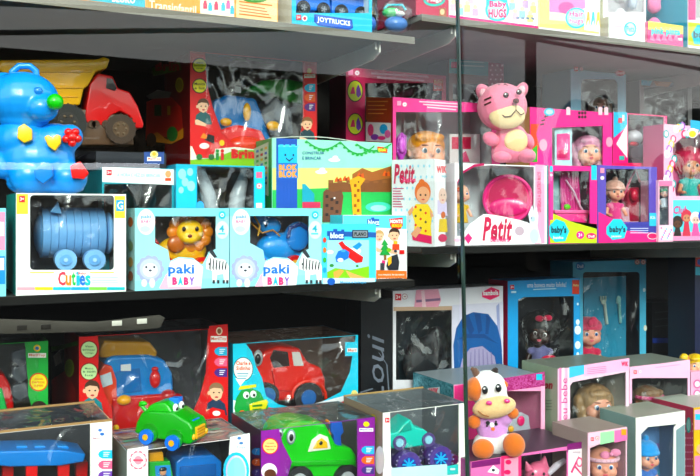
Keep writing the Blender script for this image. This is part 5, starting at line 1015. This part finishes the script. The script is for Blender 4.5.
b.rect(345, 342, 357.5, 356, '4cc8e4', 2); b.rect(347, 348, 357, 352, 'f4f4f4', 3); b.text('Meril', 348, 348.6, 356, 351.4, 'e0602a', 4); b.disc(354, 393, 3, 3, 'f0e090', 5)

T = Thing('toy_car', 'red toy car with big dark wheels in the cyan film-fronted carton', 'toy car', 295, 404, .31, z=LL+.005)
p = T.part('car_body'); p.pz([(252, 378), (256, 364), (264, 352), (278, 346), (300, 348), (308, 362), (322, 368), (326, 380), (326, 396), (318, 400), (262, 402), (252, 396)], 0, 52, 'd83a18:p', 4)
p.pz([(270, 358), (274, 350), (288, 352), (290, 366), (274, 368)], -1, 1, '2a1a18:p', .6)
p.sub('windscreen').pz([(292, 352), (300, 352), (304, 366), (294, 366)], -1, 1, 'd8d4d0:p', .5)
T.part('door_line').tu([(272, 370, -1), (276, 390, -1), (300, 392, -1)], .6, 'b02a10:r', 6)
e = T.part('eye'); e.el(258, 358, 5, 8, 3, -1, 'b8bcc0:p'); e.el(258, 359, 3, 5, 2, -4, '14181c:p')
for u, v in ((309, 398), (268, 396)):
    w_ = T.part('wheel'); w_.wh(u, v, 15 if u > 300 else 12, -8, 6, '2a2a2c:r', 32); w_.sub('hub', label='blue hub').wh(u, v, 8, -9.5, -8, '3a68a8:p')
p = T.part('wheel_arch'); 
for k in range(10):
    g = math.pi*(1.02 - k*.105); g2 = g - .33; p.tu([(309+17*math.cos(g), 397-16*math.sin(g), -4), (309+17*math.cos(g2), 397-16*math.sin(g2), -4)], 1.6, 'e04420:p', 8)
C = Carton('toy_display_box', 'black carton with grey chalk lettering turned upright beside the cyan toy carton', 361, 392, 300, LL, .34, .10, '0d0e12', side='08080a')
b = C.body; b.text('Loui', 366, 334, 384, 402, '6e7480', 3, .0, .25, up=True)
for a, e in (((378, 352), (386, 364)), ((386, 364), (388, 392)), ((388, 392), (391, 396)), ((359, 392), (372, 388)), ((372, 388), (384, 397)), ((362, 400), (380, 398))): 
    (x0, y0), (x1, y1) = a, e; b.poly([(x0, y0), (x1, y1), (x1+1.4, y1+1), (x0+1.4, y0+1)], '6e7480', 3)

# ------------------------------------------------------------ lower right
C12 = Carton('doll_carton', 'white carton with a dark window and blue turban picture, behind the cow plush', 393, 503, 291, LL, .345, .11, 'e8e4ea', side='4a4244', win=(396, 310, 452, 380), liner='0c1a20', amp=.012)
b = C12.body; b.poly([(393.3, 307), (452, 306), (452, 310), (393.3, 311)], 'c8a890', 1); warn(b, 398, 297, 3); ringdisc(b, 404.5, 296.5, 3, 'c8a0a8', 2)
b.poly([(416, 290), (438, 289), (441, 300), (438, 307), (414, 307)], 'f0a8bc', 2); b.poly([(416, 300), (440, 298), (440, 300.5), (416, 302.5)], '8a6a8a', 3); b.poly([(421, 291), (424, 290), (426, 307), (422, 307)], 'f8d0d8', 3)
b.poly([(482, 292), (491, 287), (499, 290), (499, 296), (490, 300), (482, 297)], 'e8306a', 3); b.text('bambola', 483, 290.5, 498, 295.5, 'ffffff', 4, .04, dv=-.5)
b.poly([(452, 305), (503, 302), (503, 480), (452, 480)], 'd8d4e4', 2); b.poly([(496, 306), (499, 303), (500, 330), (502, 352), (494, 352), (497, 330)], '9aa0c8', 3)
b.poly([(454, 372), (453, 345), (456, 328), (463, 316), (473, 312), (488, 314), (497, 326), (501, 342), (503, 378), (454, 380)], '17528f', 4)
for pts in ([(463, 318), (468, 314), (474, 330), (470, 336)], [(474, 313), (480, 314), (482, 330), (478, 334)], [(486, 315), (490, 318), (488, 334), (485, 334)], [(456, 340), (466, 334), (484, 334), (498, 344), (484, 338), (466, 338)]): b.poly(pts, '103f78', 5)
b.poly([(458, 376), (462, 358), (470, 348), (482, 346), (494, 356), (498, 376)], '9a90b0', 6)
for k in range(7): b.poly([(464+k*4.6, 376), (466+k*4, 352 - (3 if 1 < k < 5 else 0)), (467+k*4, 352 - (3 if 1 < k < 5 else 0)), (466+k*4.6, 376)], '7e7698', 7)
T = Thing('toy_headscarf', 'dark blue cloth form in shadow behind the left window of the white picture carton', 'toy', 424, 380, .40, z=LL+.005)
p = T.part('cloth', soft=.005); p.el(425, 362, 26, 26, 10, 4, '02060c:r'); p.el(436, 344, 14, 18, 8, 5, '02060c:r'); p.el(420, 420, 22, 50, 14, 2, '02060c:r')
C17 = Carton('doll_carton', 'pink window carton with glittery top strip and glitter teal side, behind the cow plush', 454, 545, 385, LL, .10, .21, 'f2a0c4', side='3c8a98:g', top='8a9298', win=(500, 391, 541, 470), liner='e890b4', amp=.005)
b = C17.body; b.poly([(454.3, 386), (498, 378), (498, 520), (454.3, 520)], 'd8407c', 1); b.poly([(498, 379), (544.6, 371.5), (544.6, 386), (498, 392)], 'e83a8c:g', 2)
b.rect(536, 374, 542, 380, '38b4dc', 3); b.poly([(541, 386), (544.6, 386), (544.6, 470), (541, 470)], 'f8b8d4', 2)
b.face = 'side'; b.poly([(428, 388), (440, 387), (440, 395), (428, 396)], 'd8e4e8', 2); b.text('WIK', 429, 388, 439, 395, 'd84058', 3, .06); b.face = 'front'
T = Thing('toy_phone_case', 'grey butterfly-shaped toy palette with pink and yellow shapes beside the cow plush', 'toy', 520, 432, .12, z=LL+.004)
p = T.part('palette'); p.pz([(500, 432), (504, 424), (510, 426), (514, 416), (521, 412), (529, 416), (530, 426), (533, 434), (532, 442), (524, 443), (516, 438), (508, 436)], 0, 3, 'a8acb4:p', 1); p.pz([(512, 436), (522, 436), (522, 520), (512, 520)], .5, 2.5, 'a8acb4:p')
T.part('pink_gem').el(521, 421, 4.5, 5, 2, -1, 'd8306a:p'); T.part('yellow_star').el(511, 429, 3.4, 3.2, 2, -1, 'e0a828:p'); T.part('orange_heart').el(526, 437, 3.2, 3.2, 2, -1, 'e04830:p')
T = Thing('toy_wardrobe', 'pink striped insert panel with a drawer behind the cow plush', 'toy', 525, 470, .27, z=LL+.005)
p = T.part('panel'); p.pz([(494, 388), (552, 384), (552, 540), (494, 540)], 0, 2, 'e078a8:p', .4)
for k in range(9): p.pz([(497+k*6, 388), (499+k*6, 388), (499+k*6, 520), (497+k*6, 520)], -.6, 0, 'f0a0c4:p')
T.part('drawer').pz([(518, 396), (532, 396), (532, 403), (518, 403)], -2, 0, 'c83a78:p', .6)
C22 = Carton('doll_carton', 'purple-topped low box the cow plush sits on, with a pink toy cat inside', 471, 586, 462, LL, -.075, .19, 'e878b0', side='8a2a6c', top='3c2c3a', win=[(567, 450), (567, 560), (521, 560), (521, 456)], liner='4a2a4c', amp=.008)
b = C22.body; b.poly([(471.3, 462), (500, 457.5), (500, 464), (471.3, 468)], '7a2468', 2); b.poly([(487, 472), (493, 465), (499, 470), (498, 474)], 'f6f6f8', 3); b.disc(493, 470, 1.6, 1.4, '303038', 4)
b.poly([(501, 456), (521, 454), (521, 560), (501, 560)], 'ee4878', 2); b.poly([(504, 459), (518, 457), (518, 560), (504, 560)], 'f6a0b8', 3); b.disc(508, 462, 3, 2.4, 'e03868', 4); b.disc(507, 472, 3.4, 2.4, 'e03868', 4)
b.poly([(567, 444), (585.6, 441), (585.6, 452), (567, 452)], '7a2468', 2); b.poly([(568, 450), (585, 448), (585, 520), (568, 520)], 'f8e8ee', 3)
b.poly([(570, 472), (578, 456), (579, 457), (572, 473)], 'd84878', 4); b.disc(579, 462, 3.4, 5, 'e8608c', 4); b.disc(579, 462, 2, 3.4, 'f8e8ee', 5); b.poly([(574, 464), (582, 474), (581, 475), (573, 466)], 'd84878', 5)
for k in range(2): b.rect(572, 451.5+k, 580, 452+k, '8a6a80', 4)
T = Thing('toy_cat', 'pink toy cat head seen through the film of the low purple box', 'toy cat', 538, 470, -.02, z=LL+.005)
p = T.part('head', soft=.003); p.el(538, 474, 15, 13, 10, 6, 'ee7a9c:p'); p.el(538, 520, 14, 40, 10, 8, 'ee7a9c:p')
p.tu([(529, 470, 4), (526, 461, 4)], [5, 1], 'ee7a9c:p'); p.tu([(543, 468, 4), (545, 455, 4)], [6.5, 1], 'ee7a9c:p')
for u in (533, 544): T.part('eye').el(u, 474, 1.4, 1.8, 1, -4, '3a1c28:p')
T.part('ribbon', label='white ribbon').tu([(548, 474, -2), (556, 466, -2), (565, 460, -2)], [2.5, 3.5, 2.5], 'e4dce8:f')
# cow plush
T = Thing('plush_cow', 'white and orange plush cow with horns in a lilac shirt, sitting near the glass joint', 'plush toy', 495, 458, -.02, z=C22.ztop()+.0005, rot=-36)
WH = 'f4f0ee:f'; OR = 'd8741c:f'
plush(T, 'head', [(488, 389, 19, 19, 17, 0), (493, 402, 17, 14, 14, -3)], WH)
plush(T, 'muzzle', [(494, 407, 22, 11, 12, -13, -12)], 'f0c896:f', lab='cream muzzle')
plush(T, 'eye_patch', [(475, 389, 10, 12, 14, -5)], OR, lab='orange eye patch'); plush(T, 'ear', [(472, 394, 8, 7, 3, -9, -35)], 'eda868:f', lab='tan ear'); plush(T, 'ear', [(503, 384, 6, 4, 3, -2, 20)], OR)
T.part('horn').tu([(479, 379, -2), (475, 371, -2), (471, 368, -2)], [4.4, 3.4, 1.4], '6a4a3c:f', 12); T.part('horn').tu([(490, 378, 0), (495, 371, 0), (497, 368, 0)], [4.4, 3.4, 1.6], '2a1a18:f', 12)
for u, v in ((485, 390), (498.5, 388)): e = T.part('eye'); e.el(u, v, 3, 4.2, 2.4, -18.5, '14181c:p'); e.el(u-.9, v-1.4, .9, 1, .6, -21, 'f8f8f8:p')
for u, v in ((489, 403), (507, 401)): T.part('nostril', label='pink nostril').el(u, v, 3, 2.2, 2, -24.3, 'e8508c:p')
T.part('mouth').tu([(478, 411, -22), (483, 415, -24), (489, 416.5, -25)], .5, '9a5a30:r', 6)
plush(T, 'shirt', [(492, 427, 16, 16, 13, 0), (480, 419, 9, 9, 8, -3), (504, 418, 9, 8, 8, -3)], 'd49ad8:f', lab='lilac shirt')
plush(T, 'trousers', [(492, 443, 19, 12, 15, 0), (482, 447, 10, 9, 9, -12, 30), (507, 443, 11, 9, 9, -10, -20)], WH, lab='white trousers')
plush(T, 'hoof', [(483, 449, 11, 10, 9, -24)], OR, lab='orange foot'); plush(T, 'hoof', [(514, 445, 11, 12, 9, -20)], OR, lab='orange foot')
plush(T, 'hand', [(474, 422, 7, 7, 6, -12, 30)], OR, lab='orange hand'); plush(T, 'hand', [(513, 413, 6, 6, 6, -8)], OR, lab='orange hand')
e = T.part('shirt_print')
for u, v, r, c in ((488, 423, 2.2, '14141a'), (496, 424, 1.8, '14141a'), (492, 425, 2.6, 'f6f6f6'), (493, 429, 2, 'f08050'), (487, 426, 1, '14141a'), (496, 421.6, 1, '14141a')): e.el(u, v, r, r, .7, -13.2, c + ':f', seg=10)

C15 = Carton('doll_carton', 'bright blue carton holding a dark-haired doll, right of the turban picture carton', 508, 580, 281, LL, .345, .10, '1f9ad8', side='a01840', win=[(574, 296), (574, 480), (518, 480), (518, 300), (524, 297)], liner='14161c', amp=.008)
b = C15.body; b.text('uma boneca muito fofinha!', 527, 282.5, 566, 287.5, 'f4fafc', 3, .0, dv=-.6); b.rect(533, 289, 556, 290, 'c0e4f4', 2, -1); b.rect(572, 280, 579, 294, 'd84828', 3); b.text('Baby', 573, 284, 578.6, 287, 'fff0b0', 4); warn(b, 512, 287, 2); b.rect(511, 291, 516, 293, 'c8e8f4', 2)
for v, r in ((304, 1.4), (322, 2.8), (330, 4.6), (345, 4), (354, 2)): b.disc(577.5, v, r*.7, r, 'e4f4fa', 3)
doll('dark-skinned doll with curly black hair, red bow and lilac dress in the bright blue carton', 540, 333, 12.5, .39, LL+.004, skin='2a1610', hair='0c0a0a', style='afro', dress='6a6a98', bow=('b82048', .1, 1.3), eye='281810', tilt=8)
T = Thing('toy_bottle', 'red toy cup lying at the bottom of the bright blue carton', 'toy', 550, 372, .36, z=LL+.004)
T.part('cup').el(549, 360, 10, 5, 5, 0, 'd81c50:p'); T.part('stand').tu([(549, 362, 0), (549, 420, 0)], 3, 'd81c50:p')
C16 = Carton('doll_carton', 'tall light blue carton with spoon, fork and a doll in a pink headwrap', 573, 646, 262, LL, .47, .12, '5fb4d4', side='3a8aa8', win=(583, 272, 640, 400), rnd=3, liner='2a2e34', amp=.006)
b = C16.body; b.disc(580, 266, 4.6, 4, '2a78b8', 3); b.text('Doll', 577, 264.5, 583, 268, 'e0f0f8', 4)
for u in (637, 643): ringdisc(b, u, 262, 2.6, 'd88a80', 3)
b.disc(644, 290, 1.4, 2, 'e8f4f8', 3); b.disc(645, 328, 1.6, 3, 'e8e8d8', 3)
T = Thing('insert_card', 'speckled blue insert card with a white fork and spoon in the light blue carton', 'card', 608, 350, .52, z=LL+.005)
c_ = T.part('card'); c_.pz([(584, 278), (626, 276), (626, 440), (584, 440)], 0, 2, '3f8fae')
random.seed(11)
for k in range(40): u = random.uniform(586, 624); v = random.uniform(282, 400); c_.el(u, v, .7, .7, .3, -.1, ('a8d8e8:p', '2a6a88:p')[k % 2], seg=6)
f_ = T.part('fork'); f_.tu([(604.5, 303, -2), (607, 324, -2)], 1.5, 'c8dcd0:p'); f_.el(603.5, 302, 3, 2.6, 1.2, -2, 'c8dcd0:p')
for q in (-2.4, 0, 2.4): f_.tu([(603.5+q, 301, -2), (603+q, 296, -2)], .8, 'c8dcd0:p')
f_ = T.part('spoon'); f_.tu([(619, 302, -2), (620.5, 323, -2)], 1.4, '88c0bc:p'); f_.el(618.6, 300, 3, 4.4, 1.2, -2, '98ccc8:p')
doll('doll in a pink patterned headwrap and pink dress inside the tall light blue carton', 588, 333, 13, .505, LL+.004, skin='d89c88', style='none', hair='d05078', dress='d83a5c', wear=('turban', 'd8506e'), turn=20)
C18 = Carton('doll_carton', 'pink-striped carton with pale green side holding a long-haired blonde doll', 558, 629, 369, LL, .06, .16, 'ecc6d8', side='8e9a84', top='6e7468', win=[(626, 372), (626, 432), (570, 440), (570, 386), (573, 382)], liner='8a8a84', amp=.005)
b = C18.body
for u, c in ((559, 'f28ab8'), (562, 'fbe4ee'), (565, 'f6b4d0'), (567.4, 'f8d4e4')): b.poly([(u, 368), (u+2, 367.6), (u+2, 500), (u, 500)], c, 2)
b.text('meu bebe', 561, 378, 567, 430, 'c8488a', 4, 0, up=True); b.poly([(569, 367), (584, 365), (584, 374), (569, 378)], '58b8e4', 2); b.poly([(584, 365), (629, 358), (629, 370), (584, 376)], 'f8b4d4', 2)
for k in range(4): b.rect(587, 368+k*1.8, 606, 368.6+k*1.8, 'e07aa8', 3, -2)
b.text('WIK', 621, 361.5, 628, 366, 'd83060', 3, .06)
b.face = 'side'; b.text('on', 544, 383, 553, 389, '8a2030', 2, .05, .2)
for k in range(4): b.rect(546, 400+k*3, 552, 401+k*3, '6a7464', 2)
b.face = 'front'
doll('doll with long ash blonde hair and bangs in the pink-striped carton', 596, 405, 17, .14, LL+.004, skin='dca08a', hair='b0906c', style='long', dress='e8c8d4', turn=30, eye='4a6a90')
C19 = Carton('doll_carton', 'pink-topped window carton holding a brown-haired doll with pink headband, far right', 629.5, 690, 367, LL, .10, .16, 'f2b8d4', side='8a8a84', top='7e8278', win=(632, 378, 688, 428), liner='34383a', amp=.006)
b = C19.body; b.poly([(629.5, 368), (689.6, 359.5), (689.6, 371), (629.5, 379)], 'f4bcd8', 1); warn(b, 635, 372, 1.6); ringdisc(b, 640, 371.5, 2, 'e890b0', 2); b.rect(655, 367, 680, 368, 'e8a0c4', 2, -3)
doll('brown-haired doll with a pink braided headband in the far right pink-topped carton', 649, 402, 14, .17, LL+.004, skin='b07a60', hair='8a6a4c', style='cap', dress='c8a0b0', wear=('band', 'd83a7c'), turn=40)
C26 = Carton('toy_carton', 'pale pink carton with round pictures at the right edge under the yellow-haired doll', 691, 740, 372, LL, .10, .14, 'e8a8c4', side='a06a84')
b = C26.body
for k in range(3): b.disc(697, 384+k*10, 4, 4.6, 'c86a9a', 2); b.disc(697, 384+k*10, 2.6, 3, 'f0d4e0', 3)
doll('yellow-haired toy doll with a pigtail standing on the far right pink cartons', 696, 365, 9, .13, C26.ztop()+.0005, skin='e8b090', hair='f4c81c', style='pigtail', dress='e0407c', turn=15)
C20 = Carton('doll_carton', 'white-framed carton with pale green side holding a doll in a bright blue knit cap', 636, 685, 418, LL, -.06, .14, 'f2f0e8', side='7c9490', top='8c8e80', win=[(677, 424), (674, 428), (673, 520), (642, 520), (641, 434), (648, 427)], liner='7a90a4', amp=.005)
b = C20.body; b.poly([(676, 430), (684.6, 424), (684.6, 600), (676, 600)], '7c949a', 2)
T = Thing('insert_card', 'starry blue printed card behind the doll in the blue knit cap', 'card', 662, 470, .03, z=LL+.005)
c_ = T.part('card'); c_.pz([(640, 424), (690, 424), (690, 600), (640, 600)], 0, 1.5, '6c94c4'); random.seed(4)
for k in range(30): c_.el(random.uniform(650, 684), random.uniform(440, 500), 3, 3, .4, -.1, ('8a7ab8:p', '5aa8c8:p', 'b0b4dc:p')[k % 3], seg=8)
s_ = T.part('star'); cu, cv = 672, 436; s_.pz([(cu + (10 if k % 2 == 0 else 4)*math.sin(k*.6283), cv - (10 if k % 2 == 0 else 4)*math.cos(k*.6283)) for k in range(10)], -2.5, -1, '6a9ca4:p', .5)
doll('doll in a bright blue knit cap and blue coat in the white-framed carton', 646, 456, 12.5, -.02, LL+.004, skin='e0a48e', style='none', dress='4a7ac8', wear=('beanie', '2a9ae0'), turn=35, vb=None)
C21 = Carton('doll_carton', 'small carton with white, green and pink top strip holding a doll with a pink bow', 588, 627, 433, LL, -.10, .14, 'f0c0d0', side='9a8a84', top='8a7c74', win=[(626, 434), (626, 560), (590, 560), (590, 448)], liner='a08088', amp=.006)
b = C21.body
for u0, u1, c in ((588, 600, 'f4c4d8'), (600, 614, 'a4dca8'), (614, 627, 'f07ab0')): b.poly([(u0, 434-(u0-588)*.13), (u1, 434-(u1-588)*.13), (u1, 445-(u1-588)*.13), (u0, 446-(u0-588)*.13)], c, 2)
warn(b, 592, 439, 1.6); ringdisc(b, 597, 438, 2, 'c83a3a', 3); b.rect(621, 429, 626, 435, 'f8a020', 3)
doll('bald baby doll with a pale pink bow headband in the small striped-top carton', 602, 464, 15.5, -.05, LL+.004, skin='e4a28c', style='none', dress='f4b8cc', wear=('band', 'f4c4d4'), bow=('f49abc', .35, .85), turn=15)
C23 = Carton('doll_carton', 'red-sided carton at the lower right edge with a yellow and pink front', 694, 750, 408, LL, -.03, .16, 'e8b43a', side='a83a50', top='a0a498')
b = C23.body; b.poly([(694.3, 410), (750, 402), (750, 425), (694.3, 430)], 'f6a8c4', 2); b.rect(695, 414, 702, 420, '48b8d8', 3); b.disc(699, 446, 5, 7, 'f0c42c', 3); b.disc(700, 449, 4, 5, 'e8b090', 4); b.poly([(694.3, 456), (712, 454), (712, 500), (694.3, 500)], 'f088b0', 3)
b.face = 'side'
for i in range(4):
    for j in range(9): b.disc(686+i*2.2, 424+j*7, .5, .9, 'e8a0b0', 2, 6)
b.disc(689, 425, 2.4, 8, '2a8a80', 3); b.disc(689, 425, 1.6, 6, '88b0a8', 4)
b.face = 'front'

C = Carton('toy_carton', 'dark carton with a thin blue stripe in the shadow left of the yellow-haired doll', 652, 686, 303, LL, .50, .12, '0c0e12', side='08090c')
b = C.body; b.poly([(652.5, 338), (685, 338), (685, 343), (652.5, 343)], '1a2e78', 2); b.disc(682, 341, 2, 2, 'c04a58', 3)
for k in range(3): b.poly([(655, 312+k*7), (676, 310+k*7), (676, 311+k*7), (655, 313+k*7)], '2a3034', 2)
C = Carton('toy_carton', 'dark blue carton with a red corner cut off by the right edge', 695, 740, 252, LL, .30, .12, '10183a', side='0a0e20')
b = C.body; b.poly([(695.3, 254), (710, 253), (710, 268), (695.3, 266)], 'd82c34', 2); b.poly([(695.3, 267), (710, 268), (710, 276), (695.3, 275)], '4ab8d0', 2); b.disc(699, 262, 2, 3, '2848b0', 3)
for t_ in THINGS: t_.build()
